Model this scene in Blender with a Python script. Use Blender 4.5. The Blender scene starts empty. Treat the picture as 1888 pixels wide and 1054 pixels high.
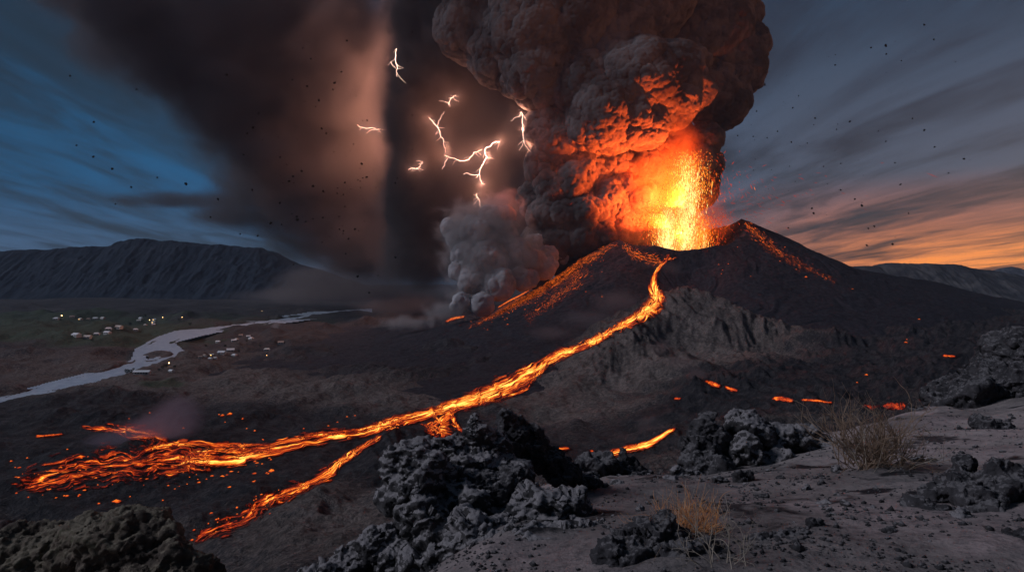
import bpy, math, random
import numpy as np
from mathutils import Vector
random.seed(7)
rng = np.random.default_rng(7)
S = bpy.context.scene
COL = S.collection
F = 1259.0          # focal length in photograph pixels
HZ = 505.0          # photograph row of the horizon; camera at the origin looking along +Y
CX = 944.0

# ---------------------------------------------------------------- camera, world, sun, exposure
cam = bpy.data.cameras.new('camera')
cam.sensor_width = 36.0
cam.lens = 36.0 * F / 1888.0
cam.clip_start = 0.1
cam.clip_end = 90000
cam.shift_y = -(527.0 - HZ) / 1888.0
camo = bpy.data.objects.new('camera', cam)
camo.rotation_euler = (math.radians(90), 0, 0)
COL.objects.link(camo)
S.camera = camo
S.view_settings.view_transform = 'Standard'
S.view_settings.look = 'None'
S.view_settings.exposure = 0.0
S.view_settings.gamma = 1.0
S.cycles.volume_bounces = 0
S.cycles.max_bounces = 6
S.cycles.diffuse_bounces = 2
S.cycles.glossy_bounces = 2
S.cycles.transparent_max_bounces = 24
S.cycles.volume_step_rate = 1.0
S.cycles.use_denoising = True
S.cycles.sample_clamp_indirect = 4.0

SUN_EL, SUN_AZ = math.radians(2.0), math.radians(48.0)   # azimuth to the right of the view axis


class N:
    """small node-tree helper"""
    def __init__(s, tree):
        s.t = tree; s.n = tree.nodes; s.l = tree.links; s.n.clear()

    def a(s, kind, **kw):
        n = s.n.new(kind)
        for k, v in kw.items():
            if k.startswith('i_'):
                k = k[2:]
                k = int(k) if k.isdigit() else k.replace('_', ' ')
                if hasattr(v, 'is_linked') or isinstance(v, bpy.types.NodeSocket):
                    s.l.new(v, n.inputs[k])
                else:
                    n.inputs[k].default_value = v
            else:
                setattr(n, k, v)
        return n

    def m(s, op, a, b=None, c=None, clamp=False):
        n = s.n.new('ShaderNodeMath'); n.operation = op; n.use_clamp = clamp
        for i, v in enumerate((a, b, c)):
            if v is None: continue
            if isinstance(v, bpy.types.NodeSocket): s.l.new(v, n.inputs[i])
            else: n.inputs[i].default_value = v
        return n.outputs[0]

    def mix(s, f, a, b, mode='MIX'):
        n = s.n.new('ShaderNodeMix'); n.data_type = 'RGBA'; n.blend_type = mode; n.clamp_factor = True
        for k, v in ((0, f), (6, a), (7, b)):
            if isinstance(v, bpy.types.NodeSocket): s.l.new(v, n.inputs[k])
            else: n.inputs[k].default_value = (tuple(v) + (1,)) if (k > 0 and len(v) == 3) else v
        return n.outputs[2]

    def rng(s, v, a, b, c=0.0, d=1.0, smooth=True):
        n = s.n.new('ShaderNodeMapRange'); n.interpolation_type = 'SMOOTHSTEP' if smooth else 'LINEAR'
        s.l.new(v, n.inputs[0])
        for i, x in enumerate((a, b, c, d)):
            if isinstance(x, bpy.types.NodeSocket): s.l.new(x, n.inputs[i + 1])
            else: n.inputs[i + 1].default_value = x
        return n.outputs[0]

    def noise(s, vec, scale, detail=6, rough=0.55, dist=0.0, lac=2.0, w=None):
        n = s.n.new('ShaderNodeTexNoise')
        if w is not None: n.noise_dimensions = '4D'; n.inputs['W'].default_value = w
        s.l.new(vec, n.inputs['Vector'])
        n.inputs['Scale'].default_value = scale; n.inputs['Detail'].default_value = detail
        n.inputs['Roughness'].default_value = rough; n.inputs['Distortion'].default_value = dist
        n.inputs['Lacunarity'].default_value = lac
        return n.outputs['Fac']

    def ramp(s, f, stops, interp='LINEAR'):
        n = s.n.new('ShaderNodeValToRGB'); n.color_ramp.interpolation = interp
        e = n.color_ramp.elements
        while len(e) > 1: e.remove(e[-1])
        e[0].position = stops[0][0]; e[0].color = tuple(stops[0][1]) + (1,)
        for p, c in stops[1:]:
            q = e.new(p); q.color = tuple(c) + (1,)
        s.l.new(f, n.inputs[0])
        return n.outputs[0]

    def xyz(s, x, y, z):
        n = s.n.new('ShaderNodeCombineXYZ')
        for i, v in enumerate((x, y, z)):
            if isinstance(v, bpy.types.NodeSocket): s.l.new(v, n.inputs[i])
            else: n.inputs[i].default_value = v
        return n.outputs[0]


def build_world():
    w = bpy.data.worlds.new('World'); S.world = w; w.use_nodes = True
    t = N(w.node_tree)
    geo = t.a('ShaderNodeTexCoord')
    sep = t.a('ShaderNodeSeparateXYZ', i_0=geo.outputs['Generated'])
    x, y, z = sep.outputs
    sky = t.a('ShaderNodeTexSky', sky_type='NISHITA', sun_disc=False, sun_elevation=SUN_EL, sun_rotation=SUN_AZ,
              altitude=300.0, air_density=1.0, dust_density=1.2, ozone_density=3.0)
    base = t.mix(1.0, sky.outputs[0], (0.085, 0.085, 0.085), 'MULTIPLY')
    az = t.m('ARCTAN2', x, y)                       # 0 ahead, + right
    el = t.m('ARCSINE', t.m('MAXIMUM', z, -0.2))
    zz = t.m('ADD', t.m('MAXIMUM', z, 0.0), 0.085)
    u = t.m('DIVIDE', t.m('ADD', x, t.m('MULTIPLY', y, 0.05)), zz)
    v = t.m('DIVIDE', y, zz)
    # streets of cloud running away from the camera
    p1 = t.xyz(t.m('MULTIPLY', u, 0.85), t.m('MULTIPLY', v, 0.20), 0.0)
    n1 = t.noise(p1, 1.0, 7, 0.52, 0.35, w=2.3)
    p2 = t.xyz(t.m('MULTIPLY', u, 2.1), t.m('MULTIPLY', v, 0.5), 3.0)
    n2 = t.noise(p2, 1.3, 9, 0.62, 0.9, w=9.1)
    n = t.m('ADD', t.m('MULTIPLY', n1, 0.60), t.m('MULTIPLY', n2, 0.40))
    p3 = t.xyz(t.m('MULTIPLY', u, 0.25), t.m('MULTIPLY', v, 0.10), 7.0)
    n3 = t.noise(p3, 1.0, 3, 0.5, 0.3, w=4.4)
    n = t.m('ADD', t.m('MULTIPLY', n, 0.72), t.m('MULTIPLY', n3, 0.28))
    cl = t.rng(n, 0.425, 0.515)                       # cloud cover
    dens = t.rng(n, 0.47, 0.57)                     # thick parts
    right = t.rng(az, -0.25, 0.45)
    sunset = t.m('MULTIPLY', t.rng(az, 0.20, 0.55), t.rng(el, 0.135, 0.02))
    glow = t.m('MULTIPLY', t.rng(az, 0.30, 0.75), t.rng(el, 0.07, 0.0))
    # clear air between the clouds
    clear = t.mix(right, (0.013, 0.102, 0.240), (0.088, 0.100, 0.145))
    clear = t.mix(t.rng(el, 0.02, 0.5), clear, (0.012, 0.038, 0.075))
    clear = t.mix(t.m('MULTIPLY', t.rng(el, 0.12, 0.0), 0.5), clear, (0.12, 0.15, 0.21))
    cloud = t.mix(right, (0.013, 0.026, 0.042), (0.020, 0.018, 0.027))
    cloud = t.mix(dens, t.mix(0.45, cloud, clear), cloud)
    c = t.mix(t.m('MULTIPLY', cl, 0.95), clear, cloud)
    c = t.mix(t.m('MULTIPLY', sunset, t.rng(n, 0.58, 0.42)), c, (0.85, 0.23, 0.062))
    c = t.mix(t.m('MULTIPLY', glow, t.rng(n, 0.60, 0.42)), c, (1.6, 0.50, 0.075))
    c = t.mix(1.0, c, t.mix(1.0, base, (0.12, 0.12, 0.12), 'MULTIPLY'), 'ADD')
    bg = t.a('ShaderNodeBackground', i_Color=c, i_Strength=1.0)
    out = t.a('ShaderNodeOutputWorld', i_Surface=bg.outputs[0])


build_world()
sl = bpy.data.lights.new('sun', 'SUN'); sl.energy = 1.5; sl.angle = math.radians(14); sl.color = (0.80, 0.84, 1.0)
so = bpy.data.objects.new('sun', sl); COL.objects.link(so)
so.rotation_euler = Vector((-0.80, -0.12, 0.56)).to_track_quat('Z', 'Y').to_euler()   # broad twilight from upper left behind


# ---------------------------------------------------------------- noise in numpy
def _hash(ix, iy, iz, seed):
    h = (ix.astype(np.uint32) * np.uint32(374761393) + iy.astype(np.uint32) * np.uint32(668265263)
         + iz.astype(np.uint32) * np.uint32(2147483647) + np.uint32(seed) * np.uint32(1274126177))
    h = (h ^ (h >> np.uint32(13))) * np.uint32(1274126177)
    h ^= h >> np.uint32(16)
    return h


def _r(h, k=0):
    h = (h + np.uint32(k) * np.uint32(2654435761)); h = (h ^ (h >> np.uint32(15))) * np.uint32(2246822519); h ^= h >> np.uint32(13)
    return (h & np.uint32(0xffffff)).astype(np.float32) / np.float32(16777216.0)


def perlin2(x, y, seed=0):
    xi = np.floor(x); yi = np.floor(y)
    fx = (x - xi).astype(np.float32); fy = (y - yi).astype(np.float32)
    xi = xi.astype(np.int64); yi = yi.astype(np.int64); z = np.zeros_like(xi)
    def g(dx, dy):
        a = _r(_hash(xi + dx, yi + dy, z, seed)) * np.float32(2 * np.pi)
        return np.cos(a) * (fx - dx) + np.sin(a) * (fy - dy)
    u = fx * fx * fx * (fx * (fx * 6 - 15) + 10); v = fy * fy * fy * (fy * (fy * 6 - 15) + 10)
    a = g(0, 0) * (1 - u) + g(1, 0) * u
    b = g(0, 1) * (1 - u) + g(1, 1) * u
    return (a * (1 - v) + b * v) * 1.5


def perlin3(p, seed=0):
    pi = np.floor(p); f = (p - pi).astype(np.float32); pi = pi.astype(np.int64)
    w = f * f * f * (f * (f * 6 - 15) + 10)
    out = np.zeros(len(p), np.float32)
    for dx in (0, 1):
        for dy in (0, 1):
            for dz in (0, 1):
                h = _hash(pi[:, 0] + dx, pi[:, 1] + dy, pi[:, 2] + dz, seed)
                gx = _r(h, 1) * 2 - 1; gy = _r(h, 2) * 2 - 1; gz = _r(h, 3) * 2 - 1
                d = gx * (f[:, 0] - dx) + gy * (f[:, 1] - dy) + gz * (f[:, 2] - dz)
                out += d * (w[:, 0] if dx else 1 - w[:, 0]) * (w[:, 1] if dy else 1 - w[:, 1]) * (w[:, 2] if dz else 1 - w[:, 2])
    return out * 1.3


def worley3(p, seed=0, f2=False):
    pi = np.floor(p).astype(np.int64); f = (p - pi).astype(np.float32)
    d1 = np.full(len(p), 9, np.float32); d2 = d1.copy()
    for dx in (-1, 0, 1):
        for dy in (-1, 0, 1):
            for dz in (-1, 0, 1):
                h = _hash(pi[:, 0] + dx, pi[:, 1] + dy, pi[:, 2] + dz, seed)
                q = (dx + _r(h, 1) - f[:, 0]) ** 2 + (dy + _r(h, 2) - f[:, 1]) ** 2 + (dz + _r(h, 3) - f[:, 2]) ** 2
                if f2: d2 = np.minimum(d2, np.maximum(d1, q))
                d1 = np.minimum(d1, q)
    return (np.sqrt(d1), np.sqrt(d2)) if f2 else np.sqrt(d1)


def facet3(p, seed=0):
    """random flat facets: each cell gets its own tilted plane"""
    pi = np.floor(p).astype(np.int64); f = (p - pi).astype(np.float32)
    best = np.full(len(p), 9, np.float32); val = np.zeros(len(p), np.float32)
    for dx in (-1, 0, 1):
        for dy in (-1, 0, 1):
            for dz in (-1, 0, 1):
                h = _hash(pi[:, 0] + dx, pi[:, 1] + dy, pi[:, 2] + dz, seed)
                ox = f[:, 0] - dx - _r(h, 1); oy = f[:, 1] - dy - _r(h, 2); oz = f[:, 2] - dz - _r(h, 3)
                q = ox * ox + oy * oy + oz * oz
                v = (ox * (_r(h, 4) - 0.5) + oy * (_r(h, 5) - 0.5) + oz * (_r(h, 6) - 0.5)) * 2.6 + (_r(h, 7) - 0.5) * 0.55
                m = q < best; best = np.where(m, q, best); val = np.where(m, v, val)
    return val


def fbm2(x, y, o=5, seed=0, gain=0.5, ridge=False):
    s = 0; a = 1.0; t = 0
    for i in range(o):
        n = perlin2(x * 2 ** i + 17.3 * i, y * 2 ** i - 9.1 * i, seed + i)
        if ridge: n = 1 - 2 * np.abs(n)
        s = s + a * n; t += a; a *= gain
    return s / t


def fbm3(p, o=4, seed=0, gain=0.5):
    s = 0; a = 1.0; t = 0
    for i in range(o):
        s = s + a * perlin3(p * 2 ** i + 5.3 * i, seed + i); t += a; a *= gain
    return s / t


def sstep(x, a, b):
    t = np.clip((x - a) / (b - a), 0, 1); return t * t * (3 - 2 * t)


# ---------------------------------------------------------------- object helpers
def tag(o, label=None, cat=None, group=None, kind=None):
    if label: o['label'] = label
    if cat: o['category'] = cat
    if group: o['group'] = group
    if kind: o['kind'] = kind
    return o


def link(name, me, mat=None, parent=None, smooth=True):
    if mat is not None: me.materials.append(mat)
    o = bpy.data.objects.new(name, me); COL.objects.link(o)
    if parent: o.parent = parent
    if smooth and len(me.polygons):
        me.polygons.foreach_set('use_smooth', np.ones(len(me.polygons), bool))
    return o


def mesh_np(name, v, quads=None, tris=None):
    me = bpy.data.meshes.new(name)
    v = np.asarray(v, np.float32)
    me.vertices.add(len(v)); me.vertices.foreach_set('co', v.ravel())
    parts = []; starts = []; off = 0
    if quads is not None and len(quads):
        parts.append(np.asarray(quads, np.int32).ravel()); starts.append(off + 4 * np.arange(len(quads))); off += 4 * len(quads)
    if tris is not None and len(tris):
        parts.append(np.asarray(tris, np.int32).ravel()); starts.append(off + 3 * np.arange(len(tris))); off += 3 * len(tris)
    li = np.concatenate(parts); st = np.concatenate(starts).astype(np.int32)
    me.loops.add(len(li)); me.loops.foreach_set('vertex_index', li)
    me.polygons.add(len(st)); me.polygons.foreach_set('loop_start', st)
    me.update(calc_edges=True)
    return me


def grid_quads(nr, nc, wrap=False):
    i = np.arange(nr * nc).reshape(nr, nc)
    if wrap: i = np.concatenate([i, i[:, :1]], 1)
    return np.stack([i[:-1, :-1], i[:-1, 1:], i[1:, 1:], i[1:, :-1]], -1).reshape(-1, 4)


def attr(me, name, data):
    a = me.attributes.new(name, 'FLOAT', 'POINT'); a.data.foreach_set('value', np.asarray(data, np.float32).ravel())


def empty(name, loc, parent=None):
    o = bpy.data.objects.new(name, None); o.location = loc; COL.objects.link(o)
    if parent: o.parent = parent
    return o


def at(px, py, Y):
    return np.array([(px - CX) / F * Y, Y, (HZ - py) / F * Y])


# ---------------------------------------------------------------- ground shape
CTRL = []
def cp(px, Y, py=None, z=None):
    if py is None: py = HZ - z * F / Y
    CTRL.append((px, math.log(Y), py))
for px in (-500, 0, 500, 1000, 1500, 2000, 2450):
    cp(px, 30000, z=-230); cp(px, 9000, z=-225)
for px in (-500, -100, 250, 600): cp(px, 5200, z=-226); cp(px, 3500, z=-224); cp(px, 2300, z=-222)
for px in (900, 1300, 1700): cp(px, 4500, z=-220)
cp(2200, 4500, z=-190); cp(2450, 2200, z=-150)
for px in (-500, -100, 250, 550, 800): cp(px, 1700, z=-220)
for px in (-500, -100, 250, 500, 750): cp(px, 1200, z=-220)
for px in (-500, -100, 250, 500, 750, 960): cp(px, 880, z=-219)
for px in (-500, -100, 200, 450): cp(px, 640, z=-217)
cp(650, 640, 915); cp(800, 640, 870); cp(620, 520, 960); cp(560, 420, 1010); cp(500, 330, 1060); cp(660, 430, 985); cp(700, 330, 1040)
cp(300, 420, 1130); cp(0, 420, 1150); cp(-500, 420, 1150)
cp(1000, 1050, 775); cp(1100, 1000, 775); cp(1000, 780, 850); cp(1120, 760, 850); cp(1240, 820, 806)
cp(1340, 980, 722); cp(1340, 820, 780); cp(1500, 900, 742); cp(1500, 700, 790); cp(1650, 900, 733); cp(1750, 1150, 662); cp(1900, 1100, 660)
cp(1900, 1700, 590); cp(2300, 1300, 600); cp(2300, 800, 700); cp(1800, 750, 730)
# steep drop in front of the bluff (hidden by it)
for px, k in ((-500, 1), (0, 1), (400, 1), (750, 1), (1000, 1), (1250, 1), (1500, 1), (1800, 1), (2300, 1)):
    cp(px, 200, 1180 if px < 900 else 1150); cp(px, 80, 1260 if px < 900 else 1150); cp(px, 38, 1300 if px < 900 else 1080)
# bluff
for px, pts in {
    -500: ((2.5, 1500), (5, 1150), (8, 1120), (14, 1230)),
    0: ((2.5, 1420), (5, 1080), (8, 1090), (14, 1230)),
    250: ((2.5, 1420), (5, 1110), (8, 1120), (14, 1240)),
    520: ((2.5, 1420), (5, 1120), (8, 1125), (14, 1250)),
    700: ((2.5, 1400), (5, 1130), (8, 1120), (14, 1200)),
    790: ((2.5, 1390), (5, 1100), (8, 1030), (13, 1080)),
    900: ((2.5, 1380), (5, 1060), (8, 935), (13, 960)),
    1050: ((2.5, 1380), (5, 1050), (8, 925), (12, 880), (18, 940)),
    1250: ((2.5, 1380), (5, 1010), (8, 915), (12, 880), (18, 900)),
    1450: ((2.5, 1380), (5, 1010), (8, 905), (12, 855), (18, 830)),
    1650: ((2.5, 1380), (5, 1005), (8, 890), (12, 830), (17, 782), (26, 800)),
    1850: ((2.5, 1380), (5, 990), (8, 880), (12, 815), (20, 752), (30, 770)),
    2300: ((2.5, 1380), (5, 990), (8, 860), (12, 780), (20, 720), (30, 730)),
}.items():
    for Y, py in pts: cp(px, Y, py)
CT = np.array(CTRL)


def _tps_fit(P, v, lam=0.02):
    n = len(P); d = np.linalg.norm(P[:, None] - P[None], axis=2)
    K = np.where(d > 0, d * d * np.log(d + 1e-12), 0) + lam * np.eye(n)
    A = np.zeros((n + 3, n + 3)); A[:n, :n] = K; A[:n, n] = 1; A[:n, n + 1:] = P; A[n, :n] = 1; A[n + 1:, :n] = P.T
    return np.linalg.solve(A, np.concatenate([v, np.zeros(3)]))

_P = np.stack([CT[:, 0] / 350.0, CT[:, 1] * 1.6], 1)
_W = _tps_fit(_P, CT[:, 2] - HZ)
_gp = np.linspace(-560, 2520, 160); _gl = np.linspace(math.log(2.2), math.log(32000), 260)
_G = np.zeros((len(_gl), len(_gp)))
for _i, _l in enumerate(_gl):
    q = np.stack([_gp / 350.0, np.full(len(_gp), _l * 1.6)], 1)
    d = np.linalg.norm(q[:, None] - _P[None], axis=2)
    _G[_i] = np.where(d > 0, d * d * np.log(d + 1e-12), 0) @ _W[:-3] + _W[-3] + q @ _W[-2:]


def ground_base(x, y):
    """smooth height of the land (without the volcano) at world x, y"""
    px = CX + F * x / y; l = np.log(y)
    a = np.clip((px - _gp[0]) / (_gp[1] - _gp[0]), 0, len(_gp) - 1.001); b = np.clip((l - _gl[0]) / (_gl[1] - _gl[0]), 0, len(_gl) - 1.001)
    i = a.astype(int); j = b.astype(int); fa = a - i; fb = b - j
    g = (_G[j, i] * (1 - fa) + _G[j, i + 1] * fa) * (1 - fb) + (_G[j + 1, i] * (1 - fa) + _G[j + 1, i + 1] * fa) * fb
    return -g * y / F

RIDGES = [  # crest lines of the ash hills in front of the cone: (px, py, Y), side slope
    ([(1262, 546, 1740), (1205, 583, 1620), (1160, 615, 1500), (1100, 668, 1340), (1040, 722, 1200), (985, 775, 1080)], 0.50),
    ([(1262, 546, 1740), (1330, 572, 1660), (1400, 592, 1580), (1480, 620, 1480), (1580, 650, 1350), (1680, 688, 1200)], 0.42),
    ([(1160, 615, 1500), (1210, 645, 1380), (1270, 685, 1230), (1325, 722, 1080)], 0.42),
    ([(640, 870, 690), (600, 905, 610), (565, 950, 520), (540, 1000, 430)], 0.40),
    ([(735, 790, 830), (700, 815, 780), (690, 850, 720)], 0.45),
    ([(520, 925, 640), (480, 945, 600)], 0.5),
    ([(20, 742, 1130), (110, 722, 1130), (190, 735, 1120), (240, 765, 1060)], 0.25),
    ([(560, 700, 1500), (700, 668, 1650), (820, 640, 1750), (930, 628, 1800)], 0.16),
    ([(380, 720, 1350), (520, 735, 1250), (660, 715, 1350), (780, 690, 1450)], 0.16),
    ([(-50, 556, 4700), (150, 552, 4900), (330, 560, 4700)], 0.06),
]


def ridge_h(x, y):
    out = np.full(x.shape, -1e4, np.float32)
    for pts, sl in RIDGES:
        P = np.array([at(*p) for p in pts])
        for a, b in zip(P[:-1], P[1:]):
            d = b[:2] - a[:2]; L = d @ d
            t = np.clip(((x - a[0]) * d[0] + (y - a[1]) * d[1]) / L, 0, 1)
            dist = np.hypot(x - a[0] - t * d[0], y - a[1] - t * d[1])
            r0 = 0.012 * a[1]
            h = a[2] + t * (b[2] - a[2]) - sl * (np.sqrt(dist ** 2 + r0 ** 2) - r0)
            out = np.maximum(out, h)
    return out


def smax(a, b, k):
    d = (a - b) / k
    return np.maximum(a, b) + k * np.log1p(np.exp(-np.abs(d)))


VC = at(1255, 505, 2350)[:2]
KEYS = {  # azimuth in degrees (0 = right of view, -90 = towards the camera): (radius, height)
    -180: [(0, 20), (110, 35), (185, 85), (215, 118), (345, 50), (475, -41), (653, -140), (1035, -207), (1400, -228), (2600, -300)],
    -135: [(0, 20), (110, 30), (190, 75), (220, 92), (350, 25), (500, -52), (700, -125), (1000, -190), (1400, -228), (2600, -300)],
    -100: [(0, 20), (110, 25), (190, 58), (222, 72), (262, 6), (350, -45), (500, -104), (700, -150), (900, -187), (1200, -226), (2600, -300)],
    -70: [(0, 20), (110, 25), (190, 70), (220, 88), (330, 32), (500, -50), (700, -115), (900, -165), (1200, -215), (2600, -300)],
    -45: [(0, 20), (110, 30), (190, 95), (220, 118), (400, 30), (650, -62), (900, -122), (1300, -182), (1800, -225), (2600, -290)],
    -20: [(0, 20), (110, 40), (180, 110), (215, 142), (380, 82), (600, -10), (900, -85), (1300, -150), (1900, -205), (2600, -260)],
    0: [(0, 20), (110, 40), (180, 150), (212, 190), (365, 120), (570, 22), (831, -25), (1182, -108), (1700, -175), (2600, -240)],
    45: [(0, 20), (110, 40), (180, 130), (215, 165), (400, 60), (700, -60), (1200, -160), (1800, -225), (2600, -300)],
    90: [(0, 20), (110, 40), (190, 110), (215, 125), (500, 0), (1000, -150), (1500, -225), (2600, -300)],
    135: [(0, 20), (110, 40), (190, 95), (215, 112), (400, 0), (700, -130), (1200, -215), (2600, -300)],
}


def cone_h(x, y):
    dx = x - VC[0]; dy = y - VC[1]
    r = np.hypot(dx, dy); th = np.degrees(np.arctan2(dy, dx))
    ks = sorted(KEYS); ths = ks + [180]
    prof = np.stack([np.interp(r, [p[0] for p in KEYS[k]], [p[1] for p in KEYS[k]]) for k in ks] +
                    [np.interp(r, [p[0] for p in KEYS[-180]], [p[1] for p in KEYS[-180]])])
    j = np.clip(np.searchsorted(ths, th, side='right') - 1, 0, len(ths) - 2)
    ta = np.array(ths, float); f = (th - ta[j]) / (ta[j + 1] - ta[j]); f = f * f * (3 - 2 * f)
    fl = np.indices(j.shape)
    z = np.take_along_axis(prof, j[None], 0)[0] * (1 - f) + np.take_along_axis(prof, j[None] + 1, 0)[0] * f
    k = sstep(r, 150, 330)
    rr = np.maximum(r, 60)
    g = fbm2(th / 360 * 52 * 1.0 + 3.0 * fbm2(x / 160, y / 160, 2, 5), np.log(rr) * 1.3, 4, 31, 0.6)
    z = z + k * g * 9 * sstep(r, 2400, 700)
    rim = np.exp(-((r - 225) / 60) ** 2)
    z = z + rim * (7 * fbm2(x / 70, y / 70, 4, 8, 0.6))
    z = z + 3.2 * fbm2(x / 45, y / 45, 5, 12, 0.6) * (0.3 + k) + 3.0 * fbm2(x / 150, y / 150, 3, 55)
    return z


RIVER = [[(-120, 772, 7), (-40, 752, 6.5), (0, 741, 6), (40, 729, 6), (100, 713, 6.5), (150, 702, 8), (200, 690, 9), (235, 680, 10), (262, 671, 9), (254, 660, 6), (258, 650, 6), (280, 640, 8), (300, 630, 8), (325, 620, 6),
          (355, 613, 5), (400, 605, 3), (450, 599, 2.2), (505, 591, 1.8), (560, 584, 1.8), (606, 577, 2.5), (680, 571, 1.5)],
         [(240, 678, 8), (285, 671, 7), (318, 662, 8), (330, 653, 7), (318, 643, 7), (300, 634, 8)]]


def river_dist(px, py):
    """signed distance in photograph pixels to the river bank on the valley floor (negative in the water)"""
    d = np.full(px.shape, 1e3, np.float32)
    for line in RIVER:
        for a, b in zip(line[:-1], line[1:]):
            ex, ey = b[0] - a[0], b[1] - a[1]
            t = np.clip(((px - a[0]) * ex + (py - a[1]) * ey) / (ex * ex + ey * ey), 0, 1)
            d = np.minimum(d, np.hypot(px - a[0] - t * ex, (py - a[1] - t * ey)) - 0.8 * (a[2] + t * (b[2] - a[2])))
    return d


NPX, NL = 1160, 1130
LAM = [0.12 * 2 ** k for k in range(13)]


def ground_h(x, y):
    z = ground_base(x, y)
    far = sstep(y, 60, 300)
    rz = ridge_h(x, y)
    k = 0.006 * y + 0.02
    z = np.where(y > 150, smax(z, rz, k), z)
    for i, lam in enumerate(LAM):
        env = sstep(np.full_like(y, lam), np.where(y < 30, 0.012, 0.0045) * y, np.where(y < 30, 0.035, 0.013) * y) * (1 - sstep(np.full_like(y, lam), 0.12 * y, 0.30 * y))
        m = env > 0.001
        if not m.any(): continue
        xs, ys = x[m], y[m]
        wx = xs / lam + 0.35 * perlin2(xs / lam * 0.6, ys / lam * 0.6, 70 + i); wy = ys / lam * (0.8)
        n = perlin2(wx, wy, 100 + i)
        rg = 0.5 - np.abs(perlin2(wx * 0.9 + 40, wy * 0.9, 200 + i)) * 1.6
        patch = sstep(perlin2(xs / (ys * 0.13 + 1e-6) , np.log(ys) * 9, 301), -0.25, 0.35)
        clod = sstep(fbm2(xs / 2.3, ys / 2.3, 3, 401), -0.05, 0.3)
        amp = np.where(ys < 60, 0.016 + 0.035 * clod * (lam < 0.9) + 0.04 * (lam > 0.9), 0.085) * lam
        amp = amp * (1 - 0.72 * sstep(ys, 2800, 5200))
        z[m] += (env[m] * amp * (n * 0.9 + rg * patch * 0.9)).astype(np.float32)
    m = (y > 350) & (y < 2600)
    e = sstep(y[m], 350, 600) * (1 - sstep(y[m], 2100, 2600))
    xs, ys = x[m], y[m]
    wx = xs + 60 * perlin2(xs / 190, ys / 190, 501); wy = ys + 60 * perlin2(xs / 190 + 9, ys / 190, 502)
    up = np.clip((z[m] + 222) / 90, 0.12, 1.0)
    z[m] += e * up * (26 * fbm2((wx + 0.35 * wy) / 85, wy / 300, 5, 503, 0.58, ridge=True) + 10 * fbm2(wx / 26, wy / 90, 3, 523, 0.5, ridge=True) - 10)
    m = (y > 900) & (y < 4600) & (x < -100)
    if m.any():
        ppx = CX + F * x[m] / y[m]; ppy = HZ + 221.5 * F / y[m]
        wob = 2.2 * fbm2(ppx / 14, ppy / 7, 3, 77)
        d = river_dist(ppx, ppy) + wob
        k = sstep(d, 4.0, -0.5)
        z[m] = z[m] * (1 - k) + k * np.where(d < 0.5, -224.5, -220.0)
    return z


px_c = np.linspace(-520, 2480, NPX); l_r = np.concatenate([np.linspace(math.log(2.3), math.log(24), 330, endpoint=False), np.linspace(math.log(24), math.log(200), 90, endpoint=False), np.linspace(math.log(200), math.log(9000), NL - 432), np.linspace(math.log(9200), math.log(16000), 12)])
PXG, LG = np.meshgrid(px_c, l_r); YG = np.exp(LG); XG = (PXG - CX) / F * YG
ZG = ground_h(XG.astype(np.float64), YG)
# composite of ground and cone, to find where a line of sight meets the land
_in = (YG > 500) & (YG < 6000)
ZC = np.full_like(ZG, -1e4); ZC[_in] = cone_h(XG[_in], YG[_in])
ZALL = np.maximum(ZG, ZC)
PYALL = HZ - ZALL * F / YG


def hit(px, py, ymin=150.0):
    """world point where the line of sight through a photograph pixel meets the land beyond ymin"""
    c = int(round((px - px_c[0]) / (px_c[1] - px_c[0])))
    col = PYALL[:, c]; j0 = int(np.searchsorted(l_r, math.log(ymin)))
    j = np.nonzero(col[j0:] <= py)[0]
    j = (j[0] + j0) if len(j) else len(l_r) - 20
    Y = YG[j, c]
    return np.array([(px - CX) / F * Y, Y, ZALL[j, c]])


def land_z(x, y):
    """height of the built land surface under x, y (bilinear on the built grid)"""
    x = np.asarray(x, float); y = np.asarray(y, float)
    a = np.clip((CX + F * x / y - px_c[0]) / (px_c[1] - px_c[0]), 0, NPX - 1.001)
    b = np.interp(np.log(y), l_r, np.arange(NL)); b = np.clip(b, 0, NL - 1.001)
    i = a.astype(int); j = b.astype(int); fa = a - i; fb = b - j
    return (ZALL[j, i] * (1 - fa) + ZALL[j, i + 1] * fa) * (1 - fb) + (ZALL[j + 1, i] * (1 - fa) + ZALL[j + 1, i + 1] * fa) * fb


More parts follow.
